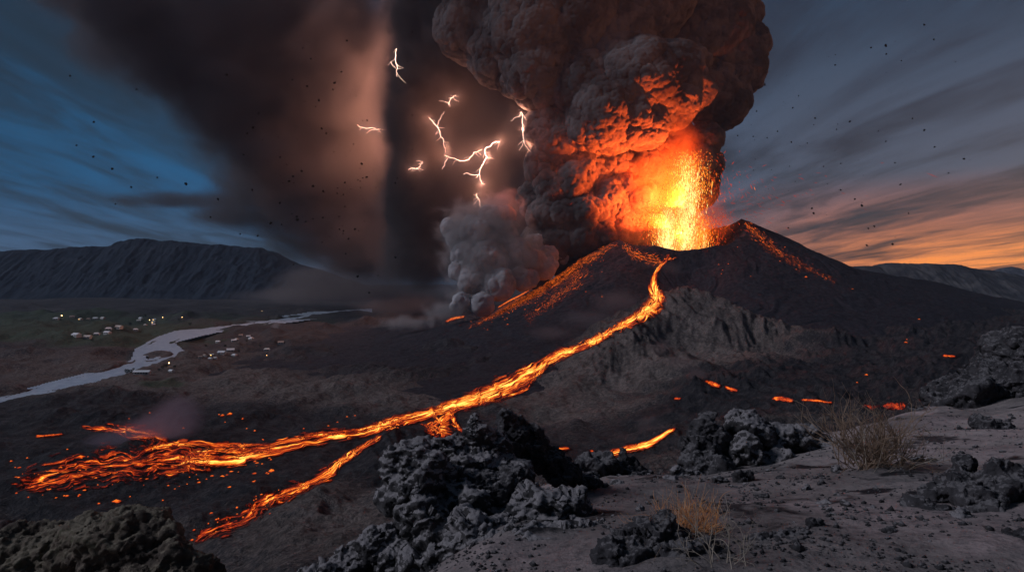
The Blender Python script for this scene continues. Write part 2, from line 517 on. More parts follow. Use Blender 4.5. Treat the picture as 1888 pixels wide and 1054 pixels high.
# ---------------------------------------------------------------- ground material
def mat_ground():
    m = bpy.data.materials.new('ash_and_lava_ground'); m.use_nodes = True; t = N(m.node_tree)
    g = t.a('ShaderNodeNewGeometry'); P = g.outputs['Position']
    dk = t.a('ShaderNodeAttribute', attribute_name='rock').outputs['Fac']
    gr = t.a('ShaderNodeAttribute', attribute_name='green').outputs['Fac']
    fine = t.a('ShaderNodeAttribute', attribute_name='near').outputs['Fac']
    nb = t.noise(P, 0.011, 8, 0.62, 0.6)
    nm = t.noise(P, 0.07, 7, 0.65, 0.4)
    nn = t.noise(P, 2.2, 7, 0.60, 0.3)
    nf = t.noise(P, 38.0, 4, 0.7)
    sep = t.a('ShaderNodeSeparateXYZ', i_0=g.outputs['Normal'])
    steep = t.rng(sep.outputs[2], 0.93, 0.66)
    n = t.mix(fine, t.mix(0.5, nb, nm), nn)
    mask = t.m('ADD', dk, t.m('MULTIPLY', t.m('SUBTRACT', n, 0.5), 1.5))
    mask = t.m('ADD', mask, t.m('MULTIPLY', steep, t.m('ADD', 0.16, t.m('MULTIPLY', fine, 0.05))))
    sp = t.noise(P, 0.28, 5, 0.7)
    mask = t.m('ADD', mask, t.m('MULTIPLY', t.m('SUBTRACT', sp, 0.5), 0.9))
    rockm = t.rng(mask, 0.36, 0.66)
    ash = t.mix(t.rng(n, 0.35, 0.65), (0.075, 0.057, 0.050), (0.195, 0.155, 0.138))
    ash = t.mix(t.m('MULTIPLY', t.rng(nf, 0.40, 0.56), t.m('MULTIPLY', fine, 0.35)), ash, (0.10, 0.088, 0.086))
    ash = t.mix(t.m('MULTIPLY', fine, 0.62), ash, (0.35, 0.298, 0.285))
    rock = t.mix(t.rng(nm, 0.35, 0.65), (0.014, 0.013, 0.016), (0.048, 0.041, 0.042))
    lava_tint = t.noise(P, 0.45, 4, 0.6, 0.8)
    ash = t.mix(t.m('MULTIPLY', fine, t.rng(lava_tint, 0.46, 0.62)), ash, (0.33, 0.262, 0.252))  # pinkish patches: tint of lava light mixed into the near ash colour
    ash = t.mix(t.m('MULTIPLY', fine, t.rng(t.noise(P, 9.0, 6, 0.7), 0.50, 0.68)), ash, (0.15, 0.13, 0.13))
    c = t.mix(rockm, ash, rock)
    veg = t.mix(t.rng(nm, 0.3, 0.7), (0.030, 0.055, 0.028), (0.075, 0.080, 0.050))
    c = t.mix(t.m('MULTIPLY', t.rng(t.m('ADD', gr, t.m('MULTIPLY', t.m('SUBTRACT', nb, 0.5), 0.8)), 0.35, 0.65), 0.9), c, veg)
    c = t.mix(1.0, c, t.mix(t.rng(t.noise(P, 0.18, 8, 0.75), 0.38, 0.62), (0.62, 0.62, 0.62), (1.28, 1.26, 1.24)), 'MULTIPLY')
    b1 = t.a('ShaderNodeBump', i_Height=t.m('ADD', nn, t.m('MULTIPLY', t.noise(P, 9.0, 6, 0.7), 0.4)), i_Strength=0.9, i_Distance=0.10)
    b2 = t.a('ShaderNodeBump', i_Height=t.m('ADD', nm, t.m('MULTIPLY', sp, 0.35)), i_Strength=t.m('MULTIPLY', t.m('SUBTRACT', 1.0, fine), 1.0), i_Distance=7.0, i_Normal=b1.outputs[0])
    bs = t.a('ShaderNodeBsdfPrincipled', i_Base_Color=c, i_Roughness=0.93, i_Normal=b2.outputs[0])
    bs.inputs['Specular IOR Level'].default_value = 0.25
    t.a('ShaderNodeOutputMaterial', i_Surface=bs.outputs[0])
    return m

MG = mat_ground()


def blobs(px, l, lst, base=0.0):
    out = np.full(px.shape, base, np.float32)
    for (cx, Y, rx, rl, v) in lst:
        w = np.exp(-(((px - cx) / rx) ** 2 + ((l - math.log(Y)) / rl) ** 2) ** 1.5)
        out = out * (1 - w) + v * w
    return out

ROCKB = [  # painted in (column, distance): 1 dark lava, 0 pale ash
    (250, 3500, 1200, 0.7, 0.62), (400, 1500, 500, 0.30, 0.38), (150, 1150, 260, 0.16, 0.45), (650, 1350, 260, 0.25, 0.30),
    (150, 920, 700, 0.20, 1.0), (300, 1020, 330, 0.10, 1.0), (330, 760, 560, 0.22, 0.95), (700, 900, 300, 0.12, 0.7),
    (600, 520, 130, 0.25, 0.35), (850, 1700, 330, 0.22, 0.95), (1500, 1900, 700, 0.25, 0.9),
    (1180, 1400, 160, 0.25, 0.05), (1120, 1150, 150, 0.15, 0.05), (1330, 1480, 180, 0.16, 0.12), (1560, 1330, 260, 0.10, 0.25),
    (1500, 1150, 420, 0.08, 0.75), (1560, 950, 460, 0.14, 0.85), (1750, 1300, 300, 0.2, 0.8), (1040, 800, 220, 0.1, 0.7)]
GREENB = [(60, 3000, 330, 0.30, 0.9), (230, 2450, 200, 0.2, 0.75), (480, 3300, 200, 0.25, 0.5), (300, 1330, 60, 0.05, 0.8), (-300, 2500, 300, 0.4, 0.7)]


def ground_masks(me, x, y):
    px = CX + F * x / y; l = np.log(y)
    near = 1 - sstep(y, 60, 250)
    rock = blobs(px, l, ROCKB, 0.5)
    rock = rock * (1 - near) + near * (0.10 + 0.50 * sstep(fbm2(x / 1.5, y / 1.5, 4, 611), 0.02, 0.40))
    attr(me, 'rock', rock); attr(me, 'near', near)
    attr(me, 'green', blobs(px, l, GREENB, 0.0) * (1 - near))


_e = np.geomspace(14, 9000, 40)                                   # the same sheet carried on to both sides of the view
def _wing(px):
    P, L = np.meshgrid(px, l_r); Y = np.exp(L); X = (P - CX) / F * Y
    return X, Y, ground_h(X.astype(np.float64), Y)
_WL = _wing((px_c[0] - _e)[::-1]); _WR = _wing(px_c[-1] + _e)
XE, YE, ZE = [np.concatenate([_WL[k], (XG, YG, ZG)[k], _WR[k]], 1) for k in range(3)]
me = mesh_np('ground', np.stack([XE, YE, ZE], -1).reshape(-1, 3), grid_quads(*XE.shape)[:, ::1])
ground_masks(me, XE.ravel(), YE.ravel())
ground = link('ground', me, MG)
tag(ground, 'grey ash and black lava rock ground from the bluff down to the valley', 'ground', kind='structure')

# ---------------------------------------------------------------- volcano
def mat_cone():
    m = bpy.data.materials.new('black_scoria'); m.use_nodes = True; t = N(m.node_tree)
    g = t.a('ShaderNodeNewGeometry'); P = g.outputs['Position']
    a = t.noise(P, 0.012, 8, 0.65, 0.5); b = t.noise(P, 0.10, 7, 0.7)
    pale = t.a('ShaderNodeAttribute', attribute_name='pale').outputs['Fac']
    c = t.mix(t.rng(b, 0.35, 0.68), (0.014, 0.013, 0.017), (0.042, 0.037, 0.043))
    f = t.rng(t.m('ADD', t.m('MULTIPLY', t.m('SUBTRACT', a, 0.5), 2.0), t.m('ADD', t.m('MULTIPLY', t.m('SUBTRACT', b, 0.5), 1.6), pale)), 0.62, 0.85)
    c = t.mix(t.m('MULTIPLY', f, 0.7), c, (0.15, 0.135, 0.14))
    b2 = t.a('ShaderNodeBump', i_Height=b, i_Strength=0.9, i_Distance=5.0)
    bs = t.a('ShaderNodeBsdfPrincipled', i_Base_Color=c, i_Roughness=0.95, i_Normal=b2.outputs[0])
    bs.inputs['Specular IOR Level'].default_value = 0.2
    t.a('ShaderNodeOutputMaterial', i_Surface=bs.outputs[0])
    return m


rr = np.concatenate([np.linspace(2, 190, 40), np.linspace(194, 700, 190), np.geomspace(705, 2500, 170)])
tt = np.radians(np.arange(0, 360, 0.4))
RR, TT = np.meshgrid(rr, tt, indexing='ij')
cx_, cy_ = VC[0] + RR * np.cos(TT), VC[1] + RR * np.sin(TT)
cz_ = cone_h(cx_, cy_)
gz_ = np.full_like(cz_, -1e4); ok = cy_ > 300
gz_[ok] = ground_h(cx_[ok], cy_[ok])
qs = grid_quads(len(rr), len(tt), wrap=True)
keep = (cz_ > gz_ - 14).ravel()
qs = qs[keep[qs].any(1)][:, ::-1]
used = np.zeros(cz_.size, bool); used[qs] = True
remap = np.cumsum(used) - 1
me = mesh_np('volcano', np.stack([cx_, cy_, cz_], -1).reshape(-1, 3)[used], remap[qs])
thd = np.degrees(TT); thd = np.where(thd > 180, thd - 360, thd)
pale = 0.28 * sstep(RR, 600, 1000) * ((thd > -75) & (thd < 60)) + 0.1 * ((thd < -80) & (thd > -130)) * sstep(RR, 500, 800)
attr(me, 'pale', pale.ravel()[used])
volcano = link('volcano', me, mat_cone())
tag(volcano, 'black volcanic cone with a jagged open crater in mid eruption', 'volcano', kind='structure')

# ---------------------------------------------------------------- far hills
def mat_hill(name, c1, c2):
    m = bpy.data.materials.new(name); m.use_nodes = True; t = N(m.node_tree)
    g = t.a('ShaderNodeNewGeometry'); P = g.outputs['Position']
    a = t.noise(P, 0.006, 9, 0.62, 0.8)
    c = t.mix(t.rng(a, 0.42, 0.62), c1, c2)
    b2 = t.a('ShaderNodeBump', i_Height=a, i_Strength=0.6, i_Distance=20.0)
    bs = t.a('ShaderNodeBsdfPrincipled', i_Base_Color=c, i_Roughness=0.95, i_Normal=b2.outputs[0])
    bs.inputs['Specular IOR Level'].default_value = 0.1
    t.a('ShaderNodeOutputMaterial', i_Surface=bs.outputs[0])
    return m


def hill(name, crest, Y, depth, base, mat, label, seed):
    """long hill: crest given as (px, py) at distance Y, scree-gullied slopes towards and away from the camera"""
    px = np.linspace(crest[0][0], crest[-1][0], 700); v = np.linspace(-1, 1, 160)
    cz = (HZ - np.interp(px, [c[0] for c in crest], [c[1] for c in crest])) / F * Y
    PX, V = np.meshgrid(px, v)
    x = (PX - CX) / F * Y; y = Y + V * depth
    H = np.broadcast_to(cz, PX.shape) - base
    t = 1 - np.abs(V)
    prof = np.where(t > 0.86, 1 - (1 - t) ** 2 * 1.5, 0.97 * (t / 0.86) ** 1.25 * 0.995)
    gul = fbm2(x / 210, y / 700 + seed, 5, seed, 0.6, ridge=True)
    z = base + H * np.clip(prof, 0, 1) + gul * H * 0.10 * np.sin(np.clip(t, 0, 1) * np.pi * 0.95) + 0.035 * H * fbm2(x / 90, y / 90, 4, seed + 9, 0.65) * sstep(t, 0, 0.2)
    edge = np.minimum(np.arange(700), np.arange(700)[::-1]) / 60.0
    z = base + (z - base) * np.clip(edge, 0, 1)[None] ** 0.7 - 4
    me = mesh_np(name, np.stack([x, y, z], -1).reshape(-1, 3), grid_quads(160, 700))
    o = link(name, me, mat); tag(o, label, 'hill', kind='structure'); return o

hill('mountain', [(-420, 520), (-300, 500), (-150, 476), (0, 464), (60, 462), (110, 461), (155, 456), (205, 455), (235, 447), (262, 440), (285, 443), (300, 446), (330, 446),
                  (365, 449), (385, 453), (410, 452), (440, 456), (480, 458), (505, 466), (530, 479), (552, 488), (590, 498), (640, 515), (700, 535), (760, 556)],
     6300, 900, -228, mat_hill('mountain_rock', (0.010, 0.018, 0.030), (0.026, 0.036, 0.050)), 'long flat topped mountain beyond the river valley on the left', 3)
hill('hill', [(1420, 520), (1500, 500), (1560, 491), (1610, 490), (1640, 485), (1700, 486), (1750, 487), (1790, 494), (1830, 501), (1888, 510), (2000, 515), (2150, 505), (2300, 500), (2500, 530)],
     4600, 700, -228, mat_hill('hill_rock', (0.05, 0.05, 0.055), (0.10, 0.095, 0.095)), 'low dark hill behind the right foot of the volcano under the sunset', 11)
hill('peak', [(1790, 512), (1835, 498), (1850, 494), (1862, 492), (1875, 494), (1888, 499), (1940, 506), (2000, 512)],
     8600, 500, -228, mat_hill('peak_rock', (0.06, 0.06, 0.07), (0.12, 0.12, 0.13)), 'small pale distant peak on the right horizon', 17)

# ---------------------------------------------------------------- billow meshes
def lumps_mesh(name, spheres, voxel, levels, seed=0, subd=1, smooth_it=2):
    """closed surface round a union of ellipsoids, remeshed and puffed out into rounded billows.
    spheres: (centre, radius or (rx, ry, rz)); levels: (size, amount) puffs applied one after the other, finest last"""
    me = bpy.data.meshes.new('tmp')
    import bmesh
    bm = bmesh.new(); bmesh.ops.create_icosphere(bm, subdivisions=3, radius=1.0); bm.to_mesh(me); bm.free()
    sv = np.zeros(len(me.vertices) * 3, np.float32); me.vertices.foreach_get('co', sv); sv = sv.reshape(-1, 3)
    st = np.zeros(len(me.polygons) * 3, np.int32); me.loops.foreach_get('vertex_index', st); st = st.reshape(-1, 3)
    bpy.data.meshes.remove(me)
    V = []; T = []
    for i, (c, r) in enumerate(spheres):
        V.append(sv * np.array(r, np.float32) + np.array(c, np.float32)); T.append(st + i * len(sv))
    me = mesh_np('tmp', np.concatenate(V), None, np.concatenate(T))
    o = bpy.data.objects.new('tmp', me); COL.objects.link(o)
    mo = o.modifiers.new('r', 'REMESH'); mo.mode = 'VOXEL'; mo.voxel_size = voxel; mo.adaptivity = 0
    if smooth_it:
        s = o.modifiers.new('s', 'SMOOTH'); s.iterations = smooth_it; s.factor = 0.5
    if subd:
        s = o.modifiers.new('u', 'SUBSURF'); s.subdivision_type = 'CATMULL_CLARK'; s.levels = subd
    dg = bpy.context.evaluated_depsgraph_get(); dg.update()
    ev = bpy.data.meshes.new_from_object(o.evaluated_get(dg))
    bpy.data.objects.remove(o); bpy.data.meshes.remove(me)
    ev.name = name
    co = np.zeros(len(ev.vertices) * 3, np.float32); ev.vertices.foreach_get('co', co); co = co.reshape(-1, 3)
    no = np.zeros_like(co)
    dep = np.zeros(len(co), np.float32)
    for k, (size, amt, mode) in enumerate(levels):
        ev.vertices.foreach_set('co', co.ravel()); ev.update()
        no = no.ravel(); ev.vertex_normals.foreach_get('vector', no); no = no.reshape(-1, 3)
        q = co / size + 0.18 * np.stack([perlin3(co / size * 0.8 + 31 * j, seed + 60 + j) for j in range(3)], 1)
        if mode == 'puff':
            w = worley3(q, seed + k * 7); d = np.sqrt(np.clip(1.0 - (w / 0.88) ** 2, 0, 1)) - 0.6
        elif mode == 'noise':
            d = fbm3(q, 3, seed + k * 7)
        elif mode == 'crag':
            a, b = worley3(q, seed + k * 7, True); d = (b - a) * 1.2 - 0.45 + 0.4 * perlin3(q * 2, seed + 3)
        elif mode == 'scoop':
            q = q * np.array([1.0, 1.0, 1.35], np.float32)
            d = worley3(q, seed + k * 7) * 1.5 - 0.75
        elif mode == 'facet':
            d = facet3(q, seed + k * 7)
        elif mode == 'ridge':
            d = 0.45 - np.abs(perlin3(q, seed + k * 7)) * 1.8
        d = d * amt
        co = co + no * d[:, None]
        dep += d / max(amt, 1e-6)
    ev.vertices.foreach_set('co', co.ravel()); ev.update()
    return ev


def spx(px, py, Y, r, ry=None, rz=None):
    """ellipsoid given by photograph position and radii in photograph pixels (depth radius ry too), at distance Y"""
    k = Y / F
    return (at(px, py, Y), (r * k, (ry or r) * k, (rz or r) * k))


# ---------------------------------------------------------------- the eruption column
def mat_smoke(name, c1, c2, sc=0.02):
    m = bpy.data.materials.new(name); m.use_nodes = True; t = N(m.node_tree)
    g = t.a('ShaderNodeNewGeometry'); P = g.outputs['Position']
    a = t.noise(P, sc * 0.4, 4, 0.6, 0.5)
    b = t.noise(P, sc * 6, 5, 0.65)
    c = t.mix(t.rng(a, 0.38, 0.62), c1, c2)
    bu = t.a('ShaderNodeBump', i_Height=b, i_Strength=0.7, i_Distance=0.09 / sc)
    bs = t.a('ShaderNodeBsdfDiffuse', i_Color=c, i_Roughness=1.0, i_Normal=bu.outputs[0])
    t.a('ShaderNodeOutputMaterial', i_Surface=bs.outputs[0])
    return m

PL = [(1040, 482, 2490, 26), (990, 500, 2490, 28), (945, 500, 2480, 22),  # px, py, Y, r
    (865, 50, 2620, 62), (900, -20, 2600, 80), (925, 95, 2560, 62), (985, 60, 2500, 95), (1000, 130, 2470, 70), (1060, 20, 2480, 95), (1130, 60, 2520, 85),
    (1180, -20, 2520, 100), (1050, -90, 2520, 120), (920, -120, 2600, 110), (1200, -140, 2560, 130), (960, 140, 2520, 42),
    (1300, 60, 2700, 82), (1345, 120, 2700, 62), (1385, 85, 2700, 28), (1320, 180, 2680, 58), (1360, 30, 2750, 40), (1330, -30, 2720, 70),
    (1395, 62, 2700, 16), (1340, -120, 2720, 90), (1380, 145, 2710, 26),
    (1080, 160, 2430, 62), (1120, 210, 2390, 72), (1180, 160, 2400, 82), (1235, 140, 2410, 62), (1275, 165, 2400, 38), (1240, 190, 2370, 45),
    (1180, 225, 2350, 48), (1090, 240, 2370, 36), (1150, 120, 2440, 60), (1270, 120, 2430, 34),
    (1300, 262, 2470, 32), (1275, 300, 2480, 45), (1235, 270, 2480, 50), (1310, 300, 2500, 20), (1285, 345, 2520, 36), (1180, 300, 2500, 55),
    (1130, 300, 2480, 42), (1090, 310, 2470, 40), (1060, 345, 2440, 44), (1025, 350, 2440, 40), (1010, 400, 2430, 34), (1040, 400, 2400, 30),
    (1080, 395, 2400, 36), (1075, 440, 2400, 32), (1110, 430, 2410, 30), (1120, 380, 2440, 46), (1160, 370, 2480, 55), (1150, 420, 2440, 40), (1200, 420, 2460, 44),
    (1035, 445, 2420, 34), (1000, 450, 2450, 36), (1010, 310, 2480, 38), (1015, 240, 2500, 44), (1030, 270, 2480, 44), (1220, 350, 2560, 60), (985, 365, 2500, 32)]
me = lumps_mesh('ash_plume', [spx(a, b, Y, r) for a, b, Y, r in PL], 6.0,
                [(150, 22, 'puff'), (78, 22, 'puff'), (40, 14, 'puff'), (20, 7.5, 'puff'), (10, 3.4, 'puff')], seed=5, subd=1)
plume = link('ash_plume', me, mat_smoke('plume_ash', (0.088, 0.079, 0.078), (0.205, 0.182, 0.176), 0.02))
tag(plume, 'towering dark billowing ash plume rising out of the crater', 'ash plume')

STEAM = [(905, 400, 2300, 26), (880, 430, 2280, 36), (925, 440, 2290, 34), (860, 470, 2260, 28), (950, 470, 2270, 34), (900, 480, 2240, 40), (985, 480, 2290, 24), (870, 515, 2210, 30),
         (845, 500, 2220, 18), (920, 525, 2200, 34), (960, 515, 2230, 24), (850, 555, 2170, 20), (890, 560, 2170, 24), (842, 566, 2160, 16)]
STEAM += [(1035, 468, 2400, 18), (975, 515, 2240, 20), (1012, 492, 2300, 18), (1060, 462, 2450, 16), (990, 455, 2400, 26), (870, 420, 2300, 24), (845, 440, 2300, 22), (830, 420, 2320, 20), (935, 395, 2320, 16), (1005, 500, 2300, 16), (1010, 470, 2330, 20)]
me = lumps_mesh('steam_cloud', [spx(a, b, Y, r * 0.86) for a, b, Y, r in STEAM], 5.0,
                [(80, 22, 'noise'), (48, 13, 'puff'), (24, 8, 'puff'), (11, 3.4, 'puff')], seed=15, subd=1)
steam = link('steam_cloud', me, mat_smoke('steam_grey', (0.46, 0.43, 0.43), (0.64, 0.60, 0.60), 0.035))
tag(steam, 'pale grey steam cloud boiling up from the left flank of the volcano', 'steam cloud')


# ---------------------------------------------------------------- soft smoke: volumes
def soft_smoke(name, gs, dens, color, nscale, hull_vox, amt=0.8, lo=0.12, sig=1.9, emit=None, aniso=0.0, step=None, seed=0.0, zs=1.0):
    """gs: (centre, radii, weight) lumps of smoke fading outward; real volume inside a closed hull"""
    m = bpy.data.materials.new(name + '_air'); m.use_nodes = True; t = N(m.node_tree)
    g = t.a('ShaderNodeNewGeometry'); P = g.outputs['Position']
    tot = None
    for c, r, w in gs:
        mp = t.a('ShaderNodeVectorMath', operation='SUBTRACT'); t.l.new(P, mp.inputs[0]); mp.inputs[1].default_value = tuple(c)
        dv = t.a('ShaderNodeVectorMath', operation='DIVIDE'); t.l.new(mp.outputs[0], dv.inputs[0]); dv.inputs[1].default_value = tuple(r)
        ln = t.a('ShaderNodeVectorMath', operation='DOT_PRODUCT'); t.l.new(dv.outputs[0], ln.inputs[0]); t.l.new(dv.outputs[0], ln.inputs[1])
        e = t.m('MULTIPLY', t.m('EXPONENT', t.m('MULTIPLY', ln.outputs['Value'], -1.1)), w)
        tot = e if tot is None else t.m('ADD', tot, e)
    mp = t.a('ShaderNodeMapping', vector_type='POINT'); t.l.new(P, mp.inputs[0]); mp.inputs['Scale'].default_value = (1, 1, zs)
    n = t.noise(mp.outputs[0], nscale, 3.5, 0.55, 0.6, w=seed)
    v = t.m('ADD', tot, t.m('MULTIPLY', t.m('SUBTRACT', n, 0.5), amt * 2))
    v = t.m('MULTIPLY', t.rng(v, lo, lo + 0.75), t.rng(tot, 0.03, 0.25))
    d = t.m('MULTIPLY', v, dens)
    vol = t.a('ShaderNodeVolumePrincipled', i_Density=d)
    vol.inputs['Color'].default_value = tuple(color) + (1,); vol.inputs['Anisotropy'].default_value = aniso
    t.a('ShaderNodeOutputMaterial', i_Volume=vol.outputs[0])
    if step: m.cycles.volume_step_rate = step
    me = lumps_mesh(name, [(c, tuple(sig * q for q in r)) for c, r, w in gs], hull_vox, [], subd=0, smooth_it=4)
    return link(name, me, m)


def gpx(px, py, Y, rx, rz, ry, w=1.0):
    k = Y / F
    return (at(px, py, Y), (rx * k, ry * k, rz * k), w)

o = soft_smoke('ash_veil', [gpx(330, 60, 3700, 150, 85, 130, 1.3), gpx(470, 190, 3600, 120, 100, 110, 1.1), gpx(560, 330, 3500, 130, 90, 110), gpx(640, 130, 3500, 130, 170, 110), gpx(700, 330, 3450, 90, 170, 100),
                            gpx(660, 440, 3400, 120, 70, 90, 0.8), gpx(230, -20, 3800, 130, 50, 130, 1.3), gpx(480, 20, 3700, 160, 120, 130, 1.2), gpx(430, 400, 3500, 70, 26, 80, 0.7), gpx(330, 370, 3700, 140, 12, 80, 0.5)],
               0.009, (0.23, 0.205, 0.205), 0.0034, 60, amt=1.0, seed=3.1)
tag(o, 'brown veil of drifting ash spreading left of the plume', 'ash cloud', kind='stuff')
o = soft_smoke('dark_ash_cloud', [gpx(250, 0, 3300, 80, 55, 90, 1.1), gpx(360, 90, 3300, 110, 75, 100, 1.2), gpx(470, 160, 3250, 90, 90, 90, 1.1), gpx(400, 215, 3250, 60, 50, 70, 0.9), gpx(480, 40, 3300, 110, 80, 90), gpx(480, 290, 3250, 70, 50, 70, 0.9), gpx(560, 400, 3200, 70, 40, 60, 0.7)],
               0.008, (0.06, 0.06, 0.072), 0.0045, 50, amt=1.0, seed=12.5)
tag(o, 'blackest part of the drifting ash cloud at upper left', 'ash cloud', kind='stuff')
o = soft_smoke('ash_curtain', [gpx(790, 60, 2900, 85, 120, 70, 1.2), gpx(760, 210, 2850, 52, 80, 60, 1.2), gpx(775, 380, 2800, 70, 120, 60, 1.1), gpx(880, 170, 2850, 90, 110, 60), gpx(880, 320, 2800, 80, 90, 60, 0.8), gpx(950, 400, 2750, 60, 90, 50), gpx(960, 250, 2750, 40, 90, 40),
                               gpx(780, 480, 2800, 80, 40, 60, 0.8)],
               0.022, (0.22, 0.195, 0.195), 0.0055, 45, amt=0.7, seed=8.4, zs=0.7)
tag(o, 'dark curtain of falling ash hanging between the plume and the steam', 'ash cloud', kind='stuff')
o = soft_smoke('dark_ash_column', [gpx(775, 20, 2780, 50, 90, 50, 1.2), gpx(752, 150, 2760, 32, 80, 45, 1.1), gpx(735, 215, 2750, 22, 34, 40, 1.1), gpx(748, 330, 2750, 40, 90, 50, 1.1), gpx(770, 450, 2740, 50, 60, 50, 0.9), gpx(830, 60, 2740, 40, 90, 50)],
               0.020, (0.085, 0.080, 0.084), 0.010, 30, amt=1.35, seed=21.0)
tag(o, 'darkest ash column standing at the left edge of the lightning', 'ash cloud', kind='stuff')
o = soft_smoke('plume_fringe', [gpx(900, 30, 2560, 110, 110, 80), gpx(1040, 60, 2450, 130, 120, 80), gpx(1190, 20, 2500, 130, 100, 80), gpx(1340, 90, 2700, 80, 130, 70), gpx(1160, 190, 2380, 140, 80, 60), gpx(1060, 330, 2430, 100, 80, 60), gpx(1070, 420, 2400, 90, 50, 50), gpx(1295, 290, 2470, 50, 60, 50), gpx(1000, 250, 2500, 80, 90, 60)],
               0.004, (0.25, 0.225, 0.22), 0.016, 40, amt=1.1, lo=0.40, seed=6.6)
tag(o, 'thin ragged ash fringe around the plume', 'ash cloud', kind='stuff')
o = soft_smoke('steam_haze', [gpx(900, 430, 2260, 70, 60, 50), gpx(880, 510, 2210, 60, 50, 40), gpx(960, 490, 2260, 50, 40, 40), gpx(820, 575, 2140, 50, 16, 30), gpx(750, 596, 2130, 50, 12, 24, 1.0), gpx(850, 430, 2290, 40, 40, 40, 0.8), gpx(925, 385, 2320, 40, 30, 40, 0.7)],
               0.024, (0.68, 0.63, 0.63), 0.020, 28, amt=1.1, lo=0.22, seed=2.2)
tag(o, 'soft grey vapour trailing low along the left foot of the volcano', 'steam', kind='stuff')

# ---------------------------------------------------------------- light given off by the lava fountain
def lava_light(name, px, py, Y, power, rad, col=(1.0, 0.13, 0.022), parent=None):
    l = bpy.data.lights.new(name, 'POINT'); l.energy = power; l.color = col; l.shadow_soft_size = rad
    o = bpy.data.objects.new(name, l); o.location = at(px, py, Y); COL.objects.link(o)
    return o

lava_light('fountain_light', 1256, 430, 2325, 8.0e6, 4)


def up_light(px, py, Y, aim, power, rad, ang):
    l = bpy.data.lights.new('jet_light', 'SPOT'); l.energy = power; l.color = (1.0, 0.115, 0.018); l.shadow_soft_size = rad; l.spot_size = math.radians(ang); l.spot_blend = 0.6
    o = bpy.data.objects.new('jet_light', l); o.location = at(px, py, Y); COL.objects.link(o)
    o.rotation_euler = (Vector(at(*aim)) - Vector(at(px, py, Y))).to_track_quat('-Z', 'Y').to_euler()

up_light(1258, 380, 2270, (1120, 210, 2400), 6.5e7, 4, 130)
up_light(1235, 420, 2270, (1130, 350, 2420), 4.5e7, 4, 78)

# ---------------------------------------------------------------- lava on the ground
_J0 = int(np.searchsorted(l_r, math.log(150)))
_CM = np.minimum.accumulate(PYALL[_J0:], axis=0)


def hits(px, py):
    """vectorised hit(): nearest land point beyond 150 m seen along each photograph pixel"""
    px = np.asarray(px, float); py = np.asarray(py, float)
    c = np.clip((px - px_c[0]) / (px_c[1] - px_c[0]), 0, NPX - 1.001)
    res = []
    for off in (0, 1):
        ci = c.astype(int) + off
        out = np.zeros(len(px))
        for k in range(len(px)):
            col = _CM[:, ci[k]]
            j = len(col) - np.searchsorted(col[::-1], py[k], side='right')   # first index with col <= py
            if j <= 0: out[k] = l_r[_J0]; continue
            if j >= len(col): out[k] = math.log(9000); continue
            a, b = col[j - 1], PYALL[_J0 + j, ci[k]]
            f = (a - py[k]) / max(a - b, 1e-6)
            out[k] = l_r[_J0 + j - 1] + np.clip(f, 0, 1) * (l_r[_J0 + j] - l_r[_J0 + j - 1])
        res.append(out)
    f = c - c.astype(int)
    l = np.where(np.abs(res[0] - res[1]) < 0.03, res[0] * (1 - f) + res[1] * f, np.where(f < .5, res[0], res[1]))
    Y = np.exp(l); X = (px - CX) / F * Y
    return X, Y


def surf_z(X, Y):
    z = land_z(X, Y); c = cone_h(X, Y); g = Y * 0
    ins = (Y > 500) & (Y < 6000)
    return np.where(ins & (c > z - 6), np.maximum(c, z * 0 + np.where(c > z - 6, c, z)), z) if False else np.where(ins, np.maximum(c, land_zg(X, Y)), z)


def land_zg(x, y):
    a = np.clip((CX + F * x / y - px_c[0]) / (px_c[1] - px_c[0]), 0, NPX - 1.001)
    b = np.clip(np.interp(np.log(y), l_r, np.arange(NL)), 0, NL - 1.001)
    i = a.astype(int); j = b.astype(int); fa = a - i; fb = b - j
    return (ZG[j, i] * (1 - fa) + ZG[j, i + 1] * fa) * (1 - fb) + (ZG[j + 1, i] * (1 - fa) + ZG[j + 1, i + 1] * fa) * fb


def smooth_path(pts, step=2.0):
    P = np.array(pts, float)
    if len(P) > 2:
        Q = np.vstack([2 * P[0] - P[1], P, 2 * P[-1] - P[-2]])
        out = []
        for i in range(1, len(Q) - 2):
            n = max(2, int(np.hypot(*(Q[i + 1, :2] - Q[i, :2])) / step))
            t = np.linspace(0, 1, n, endpoint=False)[:, None]
            p0, p1, p2, p3 = Q[i - 1], Q[i], Q[i + 1], Q[i + 2]
            out.append(0.5 * ((2 * p1) + (-p0 + p2) * t + (2 * p0 - 5 * p1 + 4 * p2 - p3) * t ** 2 + (-p0 + 3 * p1 - 3 * p2 + p3) * t ** 3))
        out.append(P[-1:]); return np.vstack(out)
    n = max(3, int(np.hypot(*(P[1, :2] - P[0, :2])) / step)); t = np.linspace(0, 1, n)[:, None]
    return P[0] * (1 - t) + P[1] * t


